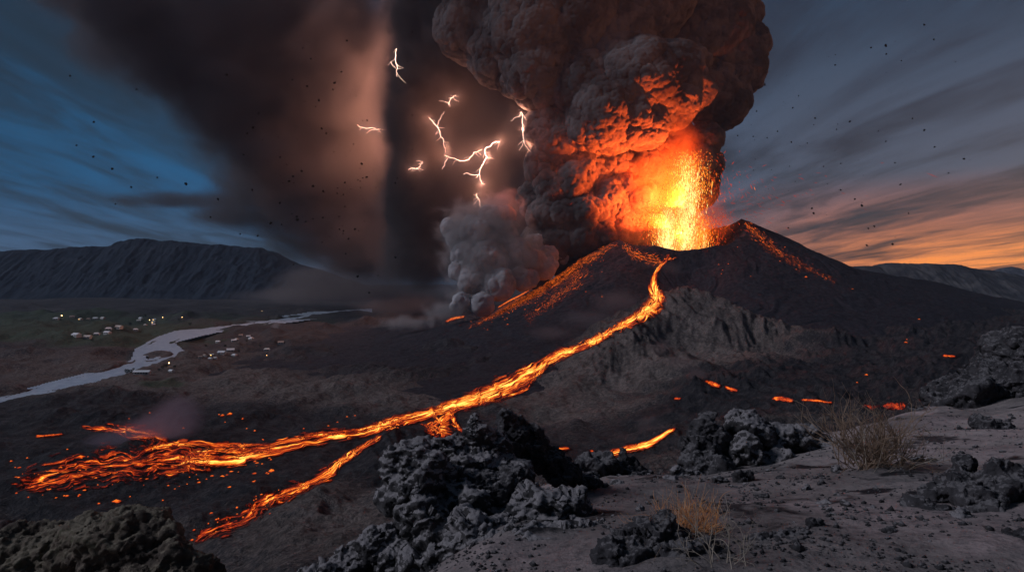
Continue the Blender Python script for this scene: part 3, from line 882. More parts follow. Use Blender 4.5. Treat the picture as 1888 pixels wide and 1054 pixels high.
def mat_lava(name, ss, ts, amp, gain=1.0, warp=0.6, crust=(0.022, 0.018, 0.018), red=0.0, sharp=0.0):
    m = bpy.data.materials.new(name); m.use_nodes = True; t = N(m.node_tree)
    h = t.a('ShaderNodeAttribute', attribute_name='molten').outputs['Fac']
    f = t.a('ShaderNodeAttribute', attribute_name='stream').outputs['Vector']
    mp = t.a('ShaderNodeMapping', vector_type='POINT'); t.l.new(f, mp.inputs[0]); mp.inputs['Scale'].default_value = (ss, ts, 1)
    mq = t.a('ShaderNodeMapping', vector_type='POINT'); t.l.new(f, mq.inputs[0]); mq.inputs['Scale'].default_value = (ss * 3.1, ts * 1.7, 1)
    n1 = t.noise(mp.outputs[0], 1.0, 8, 0.62, warp); n2 = t.noise(mq.outputs[0], 1.0, 6, 0.6, warp * 1.5)
    vein = t.m('SUBTRACT', 1.0, t.m('MULTIPLY', t.m('ABSOLUTE', t.m('SUBTRACT', n2, 0.5)), 9.0, clamp=True))
    v = t.m('ADD', h, t.m('MULTIPLY', t.m('SUBTRACT', n1, 0.5), amp))
    v = t.m('ADD', v, t.m('MULTIPLY', vein, 0.14))
    if sharp: v = t.m('ADD', 0.40, t.m('MULTIPLY', t.m('SUBTRACT', v, 0.5), sharp))
    if red: v = t.m('MINIMUM', v, red)
    c = t.ramp(v, [(0.0, (0, 0, 0)), (0.34, (0, 0, 0)), (0.42, (0.10, 0.004, 0.001)), (0.54, (0.50, 0.035, 0.004)), (0.68, (0.92, 0.115, 0.010)), (0.82, (1.0, 0.27, 0.022)), (1.0, (1.0, 0.55, 0.10))])
    st = t.m('MULTIPLY', t.m('ADD', 0.75, t.m('MULTIPLY', t.rng(v, 0.55, 1.1), 1.6)), gain)
    em = t.a('ShaderNodeEmission', i_Color=c, i_Strength=st)
    df = t.a('ShaderNodeBsdfDiffuse', i_Color=tuple(crust) + (1,))
    ad = t.a('ShaderNodeAddShader', i_0=em.outputs[0], i_1=df.outputs[0])
    tr = t.a('ShaderNodeBsdfTransparent')
    mx = t.a('ShaderNodeMixShader', i_0=t.rng(v, 0.20, 0.36), i_1=tr.outputs[0], i_2=ad.outputs[0])
    t.a('ShaderNodeOutputMaterial', i_Surface=mx.outputs[0])
    return m


ML = mat_lava('molten_lava', 0.013, 0.13, 2.5, warp=0.9)
MLb = mat_lava('broken_lava', 0.030, 0.10, 2.4, warp=1.2)
MLf = mat_lava('flank_embers', 0.075, 0.34, 3.6, warp=0.6, sharp=2.0, red=0.74)
MLp = mat_lava('pool_lava', 0.05, 0.10, 1.2, warp=1.0)


def lava(name, pts, mat, label, cat='lava flow', na=9, heat_scale=1.0, off=0.5, shape=1.6, step=2.0, group=None):
    """sheet of lava lying on the land; pts: (px, py, half width in px, heat)"""
    P = smooth_path(pts, step); n = len(P)
    if n > 60:
        ss_ = np.arange(n) * step; sd_ = len(bpy.data.objects)
        P[:, 2] *= 1.12 + 0.45 * fbm2(ss_ / 34, ss_ * 0, 3, sd_); P[:, 1] += np.minimum(P[:, 2], 8) * 0.45 * fbm2(ss_ / 30, ss_ * 0 + 4, 3, sd_ + 5)
    d = np.gradient(P[:, :2], axis=0); d /= np.maximum(np.hypot(d[:, 0], d[:, 1]), 1e-6)[:, None]
    nrm = np.stack([-d[:, 1], d[:, 0]], 1)
    # flows seen edge-on stretch up and down the picture
    t = np.linspace(-1, 1, na)
    PX = P[:, None, 0] + nrm[:, None, 0] * t[None] * P[:, None, 2]; PY = P[:, None, 1] + nrm[:, None, 1] * t[None] * P[:, None, 2]
    X, Y = hits(PX.ravel(), PY.ravel())
    Z = surf_z(X, Y) + off + 0.0008 * Y
    X = X.reshape(n, na); Y = Y.reshape(n, na); Z = Z.reshape(n, na)
    s = np.concatenate([[0], np.cumsum(np.hypot(np.diff(X[:, na // 2]), np.diff(Y[:, na // 2])))])
    w = np.hypot(X - X[:, na // 2:na // 2 + 1], Y - Y[:, na // 2:na // 2 + 1]) * np.sign(t)[None]
    hs = P[:, None, 3] * heat_scale
    hs = np.where(hs > 0.55, 0.55 + (hs - 0.55) * 0.42, hs) - 0.09
    heat = hs * (1 - np.abs(t[None]) ** 2.2) - 0.10 * np.abs(t[None])
    heat = heat + 0.30 * fbm2(np.broadcast_to(s[:, None] / 45, heat.shape), w / 14 + 3.0, 3, len(bpy.data.objects))
    end = np.minimum(np.arange(n), np.arange(n)[::-1]) / 4.0
    heat = heat * np.clip(end + 0.25, 0, 1)[:, None]
    q = grid_quads(n, na)
    yy = Y.ravel()[q]; q = q[(yy.max(1) / yy.min(1)) < (1.16 if cat != 'lava streaks' else 1.5)]
    lab_ = np.arange(n * na)
    for _ in range(400):
        mn = lab_[q].min(1); new = lab_.copy(); np.minimum.at(new, q.ravel(), np.repeat(mn, 4))
        new = new[new]
        if (new == lab_).all(): break
        lab_ = new
    cnt = np.bincount(lab_[q[:, 0]]); q = q[lab_[q[:, 0]] == cnt.argmax()]          # one connected sheet
    us_ = np.unique(q); rm_ = np.zeros(n * na, int); rm_[us_] = np.arange(len(us_)); q = rm_[q]
    me = mesh_np(name, np.stack([X, Y, Z], -1).reshape(-1, 3)[us_], q[:, ::-1])
    attr(me, 'molten', heat.ravel()[us_])
    a = me.attributes.new('stream', 'FLOAT_VECTOR', 'POINT')
    a.data.foreach_set('vector', np.stack([s[:, None] + 0 * X, w, 0 * X + len(bpy.data.objects) * 37.0], -1).astype(np.float32).reshape(-1, 3)[us_].ravel())
    o = link(name, me, mat)
    tag(o, label, cat, group)
    return o


lava('lava_flow', [(1236, 467, 3, 0.62), (1226, 482, 4, 0.66), (1215, 496, 4, 0.8), (1209, 507, 5, 1.2), (1206, 520, 9, 1.3), (1205, 535, 12, 1.3), (1211, 548, 16, 1.2), (1207, 562, 17, 1.15), (1188, 578, 15, 1.1), (1165, 592, 12, 1.1), (1132, 608, 10, 1.1), (1102, 626, 9, 1.15),
                   (1064, 643, 9, 1.15), (1022, 660, 11, 1.1), (985, 684, 15, 1.1), (942, 708, 21, 1.05), (900, 727, 21, 1.0), (862, 741, 16, 1.05), (815, 756, 13, 1.0), (768, 769, 13, 0.95), (722, 781, 12, 0.95),
                   (684, 793, 11, 0.95), (640, 803, 9, 0.85), (592, 812, 10, 0.8), (545, 823, 9, 0.85), (498, 836, 11, 0.9), (450, 846, 12, 0.9), (405, 852, 11, 0.85), (365, 850, 9, 0.8), (330, 852, 8, 0.7)],
     ML, 'long bright orange lava river winding down from the crater breach to the valley', na=15)
lava('lava_flow', [(742, 774, 6, 0.7), (705, 783, 6, 0.75), (650, 796, 5, 0.8), (600, 801, 5, 0.85), (558, 808, 6, 0.85), (518, 818, 6, 0.8), (480, 824, 7, 0.75), (432, 824, 7, 0.8), (390, 820, 7, 0.75), (345, 818, 7, 0.8), (300, 823, 6, 0.85), (262, 832, 5, 0.6)],
     ML, 'thin upper arm of the lava river curving across the valley floor')
lava('lava_flow', [(845, 748, 6, 0.8), (828, 764, 12, 0.85), (812, 780, 28, 0.72), (808, 792, 40, 0.66), (802, 803, 38, 0.5), (796, 810, 26, 0.3)],
     MLb, 'netlike lava apron spilling off the lava river behind the dark rocks', heat_scale=0.95, na=15)
lava('lava_flow', [(838, 762, 5, 0.6), (836, 778, 7, 0.8), (848, 792, 5, 0.75), (866, 800, 4, 0.6)],
     MLb, 'small bright lava tongue on the right of the netlike apron')
lava('lava_flow', [(704, 803, 5, 0.75), (678, 820, 7, 0.8), (650, 838, 9, 0.8), (622, 856, 10, 0.85), (606, 872, 13, 0.85), (582, 886, 12, 0.8), (552, 900, 8, 0.55), (520, 912, 6, 0.35)],
     ML, 'lower branch of lava bending down behind the grey ash knoll', heat_scale=1.0, na=13)
lava('lava_flow', [(988, 688, 3, 0.6), (980, 704, 4, 0.65), (970, 718, 4, 0.65), (950, 727, 4, 0.6), (928, 734, 3, 0.5)],
     MLb, 'thin crumbling side loop of lava below the bend of the river')
lava('lava_flow', [(1246, 791, 3, 1.1), (1230, 799, 4, 1.2), (1218, 808, 6, 1.2), (1200, 818, 8, 1.2), (1178, 825, 9, 1.15), (1158, 829, 8, 1.0), (1140, 834, 9, 0.8), (1122, 840, 8, 0.7)],
     ML, 'short brilliant lava stream in the hollow right of the middle crags', off=0.6)
lava('lava_field', [(390, 848, 24, 0.46), (330, 851, 36, 0.49), (275, 853, 40, 0.47), (215, 858, 40, 0.45), (160, 866, 38, 0.44), (105, 876, 33, 0.45), (60, 887, 25, 0.44), (22, 896, 14, 0.35)],
     MLb, 'broken field of cooling lava at the far left tip of the flow', 'lava field', na=23, step=2.0)
lava('lava_field', [(310, 815, 14, 0.4), (262, 800, 17, 0.52), (215, 793, 12, 0.52), (178, 790, 7, 0.5), (150, 790, 5, 0.3)],
     MLb, 'faint glowing lava cracks above the left end of the upper arm', 'lava field', na=15)
lava('lava_field', [(500, 826, 12, 0.45), (460, 832, 12, 0.55), (415, 836, 14, 0.55), (370, 838, 14, 0.55), (330, 840, 12, 0.45)],
     MLb, 'crusted lava between the two arms of the lava river', 'lava field', na=15)
lava('lava_field', [(575, 893, 12, 0.5), (530, 908, 16, 0.50), (490, 926, 17, 0.48), (455, 950, 19, 0.50), (420, 968, 18, 0.52), (380, 984, 16, 0.52), (355, 998, 10, 0.35)],
     MLb, 'scattered embers trailing from the lower lava branch to the mossy boulder', 'lava field', na=21)
lava('lava_field', [(620, 800, 9, 0.3), (560, 806, 9, 0.36), (640, 790, 5, 0.3)], MLb, 'thin crust embers beside the upper lava arm', 'lava field', na=9)
lava('ember_slope', [(1138, 449, 5, 0.5), (1085, 477, 14, 0.58), (1030, 512, 18, 0.60), (975, 545, 15, 0.55), (930, 571, 9, 0.50), (890, 592, 6, 0.40), (860, 606, 4, 0.2)],
     MLf, 'left crater flank streaked with falling glowing embers', 'lava streaks', heat_scale=0.72, na=27)
lava('ember_slope', [(1146, 450, 6, 0.5), (1172, 470, 14, 0.62), (1200, 480, 14, 0.56), (1228, 480, 12, 0.45), (1248, 474, 6, 0.3)],
     MLf, 'glowing ember streaks on the crater wall under the fountain', 'lava streaks', heat_scale=0.72, na=23)
lava('ember_slope', [(1088, 500, 10, 0.35), (1050, 530, 14, 0.40), (1010, 560, 12, 0.38), (970, 590, 10, 0.3)],
     MLf, 'sparse ember trails on the dark slope below the streaked flank', 'lava streaks', heat_scale=0.72, na=21)
lava('ember_slope', [(1375, 410, 4, 0.42), (1392, 432, 12, 0.44), (1420, 455, 12, 0.42), (1455, 478, 10, 0.36), (1500, 500, 8, 0.30), (1540, 520, 5, 0.2)],
     MLf, 'sparks scattered down the right shoulder of the crater', 'lava streaks', heat_scale=0.72, na=23)
for pts, lab in [([(978, 534, 2, 0.9), (958, 546, 2.5, 1.0), (938, 556, 2.5, 1.0), (915, 570, 2, 0.8)], 'bright lava crack at the crest under the steam cloud'),
                 ([(858, 584, 2.5, 0.9), (836, 588, 4, 1.0), (820, 595, 3, 0.8)], 'small lava vent glowing at the foot of the steam'),
                 ([(852, 600, 2, 0.9), (846, 602, 2, 0.8)], 'tiny lava spot right of the steam foot'),
                 ([(64, 806, 3, 0.8), (90, 804, 3, 0.9), (118, 801, 2, 0.7)], 'lone orange lava bar at the left edge of the valley'),
                 ([(1298, 703, 3, 0.6), (1315, 709, 6, 0.9), (1330, 714, 5, 0.7)], 'smoking lava vent at the foot of the ash ridge'),
                 ([(1336, 713, 4, 0.9), (1350, 719, 6, 0.9), (1364, 722, 4, 0.7)], 'round lava pool right of the smoking vent'),
                 ([(1420, 736, 3, 0.8), (1442, 737, 6, 0.95), (1464, 741, 4, 0.9)], 'flat glowing lava pool left of the dry bush'),
                 ([(1476, 739, 3, 0.8), (1502, 740, 3.5, 0.95), (1536, 744, 2.5, 0.8)], 'narrow lava streak touching the dry bush'),
                 ([(1575, 754, 5, 0.35), (1600, 752, 8, 0.5), (1625, 751, 9, 0.42), (1650, 748, 8, 0.55), (1672, 748, 5, 0.4)], 'lava pool glowing through the dry bush'),
                 ([(1736, 656, 3, 0.7), (1752, 657, 3.5, 0.8), (1764, 658, 2, 0.7)], 'red lava patch far out on the right plain'),
                 ([(1012, 828, 4, 0.8), (1030, 829, 5, 0.8), (1052, 827, 3, 0.6)], 'lava gleam right behind the tallest crag'),
                 ([(1240, 736, 3, 0.7), (1258, 736, 3, 0.7)], 'small ember by the fumes at the ridge foot'),
                 ([(816, 838, 7, 0.8), (830, 832, 6, 0.8)], 'lava glimpse between the ash crag and the knoll'),
                 ([(1085, 833, 5, 0.8), (1098, 834, 4, 0.7)], 'lava spot left of the short brilliant stream'),
                 ([(1694, 742, 4, 0.6), (1720, 716, 4, 0.6)], 'dull lava seam between bush and right crag')]:
    lava('lava_pool', pts, MLp, lab, 'lava pool', na=9, step=1.5, off=0.7)

# lone specks of lava, each its own small crusted slab
EMB = [(214, 924, 8, 3), (148, 843, 9, 3), (146, 912, 3, 1.5), (112, 862, 5, 2), (328, 870, 5, 2), (318, 862, 4, 2), (500, 868, 6, 3), (560, 790, 3, 1.2), (605, 785, 3, 1), (470, 794, 3, 1.5), (455, 790, 2, 1),
       (410, 766, 5, 2), (424, 763, 6, 2.2), (447, 772, 3, 1.5), (404, 764, 2, 1.2), (276, 761, 2, 1.2), (238, 772, 2, 1.2), (256, 785, 3, 1.2), (415, 778, 2, 1), (338, 789, 3, 1.2), (640, 768, 2, 1), (655, 766, 2, 1), (622, 778, 2, 1),
       (20, 850, 3, 1.3), (50, 844, 2, 1.2), (310, 895, 2.5, 1.3), (345, 892, 1.6, 1), (300, 922, 2, 1.2), (145, 914, 3, 1.4), (182, 928, 3, 1.5), (240, 915, 2, 1.2), (265, 894, 1.5, 1), (388, 836, 3, 1.4),
       (124, 828, 2, 1), (190, 842, 3, 1.5), (213, 838, 4, 1.5), (936, 598, 2, 1), (1080, 538, 2, 1), (988, 572, 3, 1.2), (1110, 547, 2.5, 1.2), (935, 587, 1.5, 1),
       (1486, 512, 3, 1.6), (1517, 511, 1.6, 1.1), (1572, 533, 3, 0.8), (1470, 476, 1.5, 1), (1447, 456, 2, 1), (1407, 448, 3, 1.4), (1438, 482, 2, 1.2), (1425, 447, 1.5, 1.2), (1468, 497, 1.5, 1.2),
       (1695, 588, 3, 0.8), (1670, 631, 4, 1.2), (1672, 626, 2, 1), (1598, 691, 4, 1.4), (1580, 705, 2, 1), (1325, 488, 1.5, 1), (1343, 487, 1.4, 1), (1330, 505, 1.4, 1), (1332, 498, 1.2, 1), (1384, 510, 1.2, 1), (1360, 456, 1.5, 1)]
_rd = random.Random(21)
for _k in range(120):
    _x = _rd.uniform(25, 520); _yc = 888 - 0.075 * _x; _y = _rd.gauss(_yc, 20)
    if 786 < _y < 925 and _x + _y > 850: EMB.append((_x, _y, _rd.uniform(0.8, 2.2) ** 2.2, _rd.uniform(0.6, 1.3)))
for _k in range(45):
    _t = _rd.random(); EMB.append((560 - 200 * _t + _rd.gauss(0, 14), 895 + 92 * _t + _rd.gauss(0, 9), _rd.uniform(1.0, 4), _rd.uniform(0.8, 2.0)))
for _k in range(60):
    _t = _rd.random(); EMB.append((1120 - 240 * _t + _rd.gauss(0, 8), 470 + 120 * _t + abs(_rd.gauss(0, 14)), _rd.uniform(0.7, 1.8), _rd.uniform(0.6, 1.1)))
MLs = mat_lava('speck_lava', 0.3, 0.3, 0.3, gain=1.0, red=0.74)
_px = np.array([e[0] for e in EMB], float); _py = np.array([e[1] for e in EMB], float)
_X, _Y = hits(_px, _py); _Z = surf_z(_X, _Y)
for i, (px, py, rx, ry) in enumerate(EMB):
    k = _Y[i] / F; r = random.Random(i)
    nn = 11; vs = [(0, 0, 0.9 * ry * k)]
    for j in range(nn):
        a = j / nn * 2 * math.pi; q = r.uniform(0.35, 1.2)
        vs.append((math.cos(a) * rx * k * q, math.sin(a) * rx * k * q * 1.2, -0.5 * ry * k))
    me = mesh_np('ember', np.array(vs), None, np.array([(0, 1 + j, 1 + (j + 1) % nn) for j in range(nn)]))
    attr(me, 'molten', [r.uniform(0.6, 1.0)] + [r.uniform(0.3, 0.55) for _ in range(nn)])
    o = link('ember', me, MLs); o.location = (_X[i], _Y[i], _Z[i] + 0.5 * ry * k)
    tag(o, 'small red hot lump of lava lying alone on dark cinders', 'ember', 'lone glowing lava lumps on the slopes')

# ---------------------------------------------------------------- the lava fountain
def spindles(pos, vel, length, width, temp, name, mat, parent=None):
    n = len(pos); d = vel / np.linalg.norm(vel, axis=1)[:, None]
    up = np.cross(d, np.array([0.3, 1.0, 0.1])); up /= np.linalg.norm(up, axis=1)[:, None]
    sd = np.cross(d, up)
    L = length[:, None] * 0.5; W = width[:, None] * 0.5
    V = np.stack([pos - d * L, pos + up * W, pos + sd * W, pos - up * W, pos - sd * W, pos + d * L], 1).reshape(-1, 3)
    T0 = np.array([(0, 2, 1), (0, 3, 2), (0, 4, 3), (0, 1, 4), (5, 1, 2), (5, 2, 3), (5, 3, 4), (5, 4, 1)])
    T = (T0[None] + 6 * np.arange(n)[:, None, None]).reshape(-1, 3)
    me = mesh_np(name, V, None, T); attr(me, 'temp', np.repeat(temp, 6))
    return link(name, me, mat, parent, smooth=False)


def mat_spray():
    m = bpy.data.materials.new('molten_spray'); m.use_nodes = True; t = N(m.node_tree)
    h = t.a('ShaderNodeAttribute', attribute_name='temp').outputs['Fac']
    c = t.ramp(h, [(0.0, (0.30, 0.012, 0.002)), (0.25, (0.75, 0.06, 0.006)), (0.5, (1.0, 0.18, 0.012)), (0.75, (1.0, 0.42, 0.045)), (1.0, (1.0, 0.78, 0.28))])
    em = t.a('ShaderNodeEmission', i_Color=c, i_Strength=t.m('ADD', 0.9, t.m('MULTIPLY', h, 0.9)))
    t.a('ShaderNodeOutputMaterial', i_Surface=em.outputs[0]); m.cycles.emission_sampling = 'NONE'
    return m


MS = mat_spray()
vent = at(1258, 478, 2330)
fountain = empty('lava_fountain', vent)
tag(fountain, 'tall yellow and orange lava fountain bursting from the crater', 'lava fountain')


def jets(n, base_dx, tilt, spread, hmax, seed, wid, tlo, thi, parent, name, spanx=30, grav=True):
    r = np.random.default_rng(seed)
    H = hmax * np.clip(1 - np.abs(r.normal(0, 0.42, n)), 0.05, 1)          # apex height of each clot
    v0 = np.sqrt(2 * 9.81 * H)
    ang = r.normal(0, spread, n); az = r.uniform(0, 2 * np.pi, n)
    vx = v0 * (np.sin(ang) * np.cos(az) + tilt); vy = v0 * np.sin(ang) * np.sin(az)
    tt = r.uniform(0.02, 1.0, n) ** 0.75 * (v0 / 9.81) * 1.55
    x = vx * tt; y = vy * tt; z = v0 * tt - 0.5 * 9.81 * tt ** 2
    pos = np.stack([x + base_dx + r.normal(0, spanx, n), y + r.normal(0, spanx, n), z], 1)
    vel = np.stack([vx, vy, v0 - 9.81 * tt], 1); sp = np.linalg.norm(vel, axis=1)
    ok = pos[:, 2] > -12
    rad = np.abs(pos[:, 0] - base_dx - tilt * 40) / (spanx * 2.2 + 0.18 * pos[:, 2])
    temp = np.clip(thi - 0.55 * rad ** 1.2 - 0.45 * np.clip(pos[:, 2] / hmax, 0, 1.2) ** 2 + r.normal(0, 0.20, n), tlo, 1)
    ln = np.clip(sp * r.uniform(0.12, 0.60, n), 2.5, 34)
    wd = wid * r.uniform(0.5, 1.5, n)
    return spindles(pos[ok], vel[ok], ln[ok], wd[ok], temp[ok], name, MS, parent)

jets(5600, 14, 0.01, 0.070, 370, 1, 1.7, 0.15, 1.10, fountain, 'main_jet', 17)
jets(4200, -50, -0.03, 0.15, 200, 2, 1.7, 0.15, 1.10, fountain, 'side_jet', 20)
jets(2200, 62, 0.03, 0.14, 150, 3, 1.6, 0.2, 0.75, fountain, 'side_jet', 24)
jets(1300, 10, 0.0, 0.30, 300, 4, 1.0, 0.12, 0.62, fountain, 'spark_spray', 40)
jets(520, 10, 0.0, 0.55, 230, 5, 0.9, 0.10, 0.5, fountain, 'spark_spray', 60)


def fire_volume(name, gs, col, strength, dens, parent, nscale, seed, zs=0.35):
    o = soft_smoke(name, gs, dens, (0.9, 0.4, 0.15), nscale, 14, amt=0.55, seed=seed, zs=zs)
    t = o.data.materials[0].node_tree
    v = [n for n in t.nodes if n.type == 'PRINCIPLED_VOLUME'][0]
    src = v.inputs['Density'].links[0].from_socket
    mu = t.nodes.new('ShaderNodeMath'); mu.operation = 'MULTIPLY'; t.links.new(src, mu.inputs[0]); mu.inputs[1].default_value = strength / dens
    t.links.new(mu.outputs[0], v.inputs['Emission Strength']); v.inputs['Emission Color'].default_value = tuple(col) + (1,)
    if parent:
        o.parent = parent; o.matrix_parent_inverse = parent.matrix_world.inverted() if False else __import__('mathutils').Matrix.Translation(-Vector(parent.location))
    return o

fire_volume('fire_core', [gpx(1262, 420, 2330, 26, 56, 20), gpx(1228, 425, 2330, 22, 44, 20), gpx(1266, 330, 2330, 17, 66, 16, 0.9), gpx(1285, 420, 2330, 26, 36, 22, 0.8)],
            (1.0, 0.26, 0.020), 0.0085, 0.003, fountain, 0.022, 1.7)
fire_volume('fire_glow', [gpx(1180, 420, 2330, 50, 30, 34), gpx(1255, 380, 2345, 62, 80, 40), gpx(1262, 270, 2345, 34, 60, 34, 0.8), gpx(1325, 412, 2345, 34, 26, 30, 0.8), gpx(1205, 330, 2350, 50, 50, 34, 0.8)],
            (1.0, 0.10, 0.008), 0.0021, 0.004, fountain, 0.012, 5.2, zs=0.7)

# ---------------------------------------------------------------- lightning
def tube(V, Fc, pts, rad, ns=5):
    """append a tapered tube through pts (list of vectors) with radii"""
    base = len(V); n = len(pts)
    for i, p in enumerate(pts):
        a = pts[max(i - 1, 0)]; b = pts[min(i + 1, n - 1)]
        d = (Vector(b) - Vector(a)).normalized()
        u = d.cross(Vector((0.13, 0.9, 0.31))).normalized(); w = d.cross(u)
        for k in range(ns):
            an = 2 * math.pi * k / ns
            V.append(tuple(Vector(p) + (u * math.cos(an) + w * math.sin(an)) * rad[i]))
    for i in range(n - 1):
        for k in range(ns):
            Fc.append((base + i * ns + k, base + i * ns + (k + 1) % ns, base + (i + 1) * ns + (k + 1) % ns, base + (i + 1) * ns + k))
    Fc.append(tuple(base + k for k in range(ns))[::-1]); Fc.append(tuple(base + (n - 1) * ns + k for k in range(ns)))


def py_mesh(name, V, Fc, mat, parent=None, smooth=True):
    me = bpy.data.meshes.new(name); me.from_pydata(V, [], Fc); me.update()
    return link(name, me, mat, parent, smooth)


mb = bpy.data.materials.new('lightning_glow'); mb.use_nodes = True; t = N(mb.node_tree)
em = t.a('ShaderNodeEmission', i_Color=(1.0, 0.62, 0.47, 1), i_Strength=5.0); t.a('ShaderNodeOutputMaterial', i_Surface=em.outputs[0]); mb.cycles.emission_sampling = 'NONE'


def jag(pts, Y, r, fr=0.16):
    P = [Vector(at(p[0], p[1], Y)) for p in pts]
    for it in range(3):
        Q = [P[0]]
        for a, b in zip(P[:-1], P[1:]):
            L = (b - a).length
            m_ = (a + b) / 2 + Vector((r.uniform(-1, 1), r.uniform(-1, 1), r.uniform(-1, 1))) * L * fr
            Q += [m_, b]
        P = Q
    return P


BOLTS = [
    (2660, 0.85, 9.0e6, [[(731, 90), (729, 109), (733, 127), (732, 142)], [(721, 114), (728, 124), (731, 128)]], 'short vertical lightning bolt high on the left edge of the plume'),
    (3000, 0.65, 9.0e6, [[(659, 230), (681, 236), (694, 239), (709, 240), (719, 233), (726, 226)], [(694, 239), (676, 246)]], 'flat forked lightning bolt over the brown veil'),
    (2660, 0.75, 1.4e6, [[(791, 217), (799, 226), (808, 236), (811, 247), (818, 258), (822, 274)], [(808, 236), (812, 220), (819, 206)]], 'lightning bolt forked like a Y in the dark curtain'),
    (2660, 0.45, 0.7e6, [[(827, 194), (833, 181), (841, 176)]], 'tiny topmost lightning spark inside the curtain'),
    (2640, 1.35, 2.0e6, [[(921, 261), (908, 264), (895, 274), (898, 290), (888, 305), (884, 321), (888, 338)], [(884, 321), (875, 323), (862, 319), (854, 321)], [(884, 321), (877, 328)]], 'thickest and brightest lightning bolt at the centre of the storm'),
    (2650, 0.8, 1.0e6, [[(888, 276), (873, 281), (862, 295), (847, 297), (831, 291), (820, 286)], [(825, 292), (820, 305), (815, 312)]], 'lightning arm reaching left from the brightest bolt'),
    (2440, 0.65, 1.0e6, [[(960, 207), (963, 223), (962, 238), (966, 257), (971, 271)], [(960, 211), (949, 217), (942, 223)]], 'slender lightning bolt beside the main plume'),
    (2600, 0.7, 0.8e6, [[(879, 357), (884, 371), (886, 384), (891, 394)]], 'lightning bolt touching the top of the steam'),
    (2660, 0.5, 0.5e6, [[(753, 313), (764, 310), (774, 308), (779, 299)], [(757, 308), (763, 311)]], 'small low lightning fork at the left of the curtain')]
for i, (Y, w, pw, lines, lab) in enumerate(BOLTS):
    r = random.Random(40 + i); V = []; Fc = []
    for k, ln in enumerate(lines):
        P = jag(ln, Y, r); n = len(P); ww = w * (1.15 if k == 0 else 0.65)
        tube(V, Fc, P, [ww * (1.0 - 0.65 * j / n) if k else ww * (0.45 + 0.55 * math.sin(math.pi * min(1, 0.15 + j / n))) for j in range(n)], 4)
        if k == 0:
            for q in range(9):   # hair-thin side sparks
                a = P[r.randrange(n)]; e = a + Vector((r.uniform(-1, 1), 0, r.uniform(-1, 0.3))) * r.uniform(12, 40)
                m_ = (a + e) / 2 + Vector((r.uniform(-4, 4), 0, r.uniform(-4, 4)))
                tube(V, Fc, [a, m_, e], [0.35, 0.28, 0.12], 3)
    o = py_mesh('lightning_bolt', V, Fc, mb, smooth=False); tag(o, lab, 'lightning', 'lightning bolts in the ash clouds')
    back = {0: 420, 1: 90}.get(i, 25)
    xs = [p[0] for p in lines[0]]; ys = [p[1] for p in lines[0]]
    l = bpy.data.lights.new('bolt_light', 'POINT'); l.energy = pw; l.color = (1.0, 0.42, 0.27); l.shadow_soft_size = 3
    nl = 1 if i < 2 else 3; l.energy = pw * (1.0 if i < 2 else 0.55) / nl
    for q in range(nl):
        j = len(xs) // 2 if nl == 1 else int(round(q * (len(xs) - 1) / 2))
        lo = bpy.data.objects.new('bolt_light', l); lo.location = at(xs[j], ys[j], Y + back); lo.parent = o; COL.objects.link(lo)

# ---------------------------------------------------------------- fumes drifting off the lava
def fume(lab, gs, dens, col, nscale, vox, seed, amt=0.6):
    o = soft_smoke('fumes', gs, dens, col, nscale, vox, amt=amt, seed=seed)
    tag(o, lab, 'fumes', kind='stuff'); return o

fume('violet fumes rising from the lava field at the left', [gpx(300, 790, 900, 70, 26, 60), gpx(210, 815, 880, 55, 18, 50), gpx(330, 755, 930, 40, 30, 40, 0.7)], 0.014, (0.55, 0.45, 0.55), 0.018, 18, 1.0)
fume('reddish fumes over the dark slope left of the lava river', [gpx(1140, 560, 1850, 50, 26, 40), gpx(1090, 590, 1760, 50, 20, 40), gpx(1020, 615, 1650, 50, 16, 40, 0.8)], 0.0035, (0.55, 0.42, 0.42), 0.013, 22, 2.0)
fume('fumes curling from the vent at the foot of the ash ridge', [gpx(1285, 690, 1050, 26, 12, 24), gpx(1250, 665, 1090, 30, 14, 24), gpx(1215, 640, 1120, 26, 14, 24, 0.8)], 0.008, (0.6, 0.45, 0.43), 0.03, 10, 3.0)
fume('red lit fumes above the short brilliant stream', [gpx(1205, 785, 830, 34, 20, 20), gpx(1150, 805, 810, 26, 10, 16, 0.7)], 0.009, (0.5, 0.4, 0.4), 0.04, 9, 4.0)
fume('thin smoke drifting from the upper breach', [gpx(1235, 500, 2080, 26, 20, 20), gpx(1190, 492, 2090, 22, 14, 20, 0.8)], 0.006, (0.5, 0.4, 0.4), 0.03, 14, 5.0)
fume('small wisp of smoke above the village across the river', [gpx(507, 603, 2450, 7, 7, 8), gpx(511, 596, 2450, 6, 6, 8, 0.8)], 0.012, (0.8, 0.8, 0.85), 0.05, 7, 6.0)
fume('ground mist of ash between the far mountain and the volcano', [gpx(640, 535, 4300, 110, 22, 130), gpx(740, 560, 3300, 80, 22, 100), gpx(540, 545, 4600, 90, 14, 120, 0.8), gpx(690, 480, 4300, 80, 40, 120, 0.8), gpx(620, 510, 4300, 110, 22, 120, 0.8)], 0.0030, (0.45, 0.36, 0.34), 0.004, 80, 7.0)

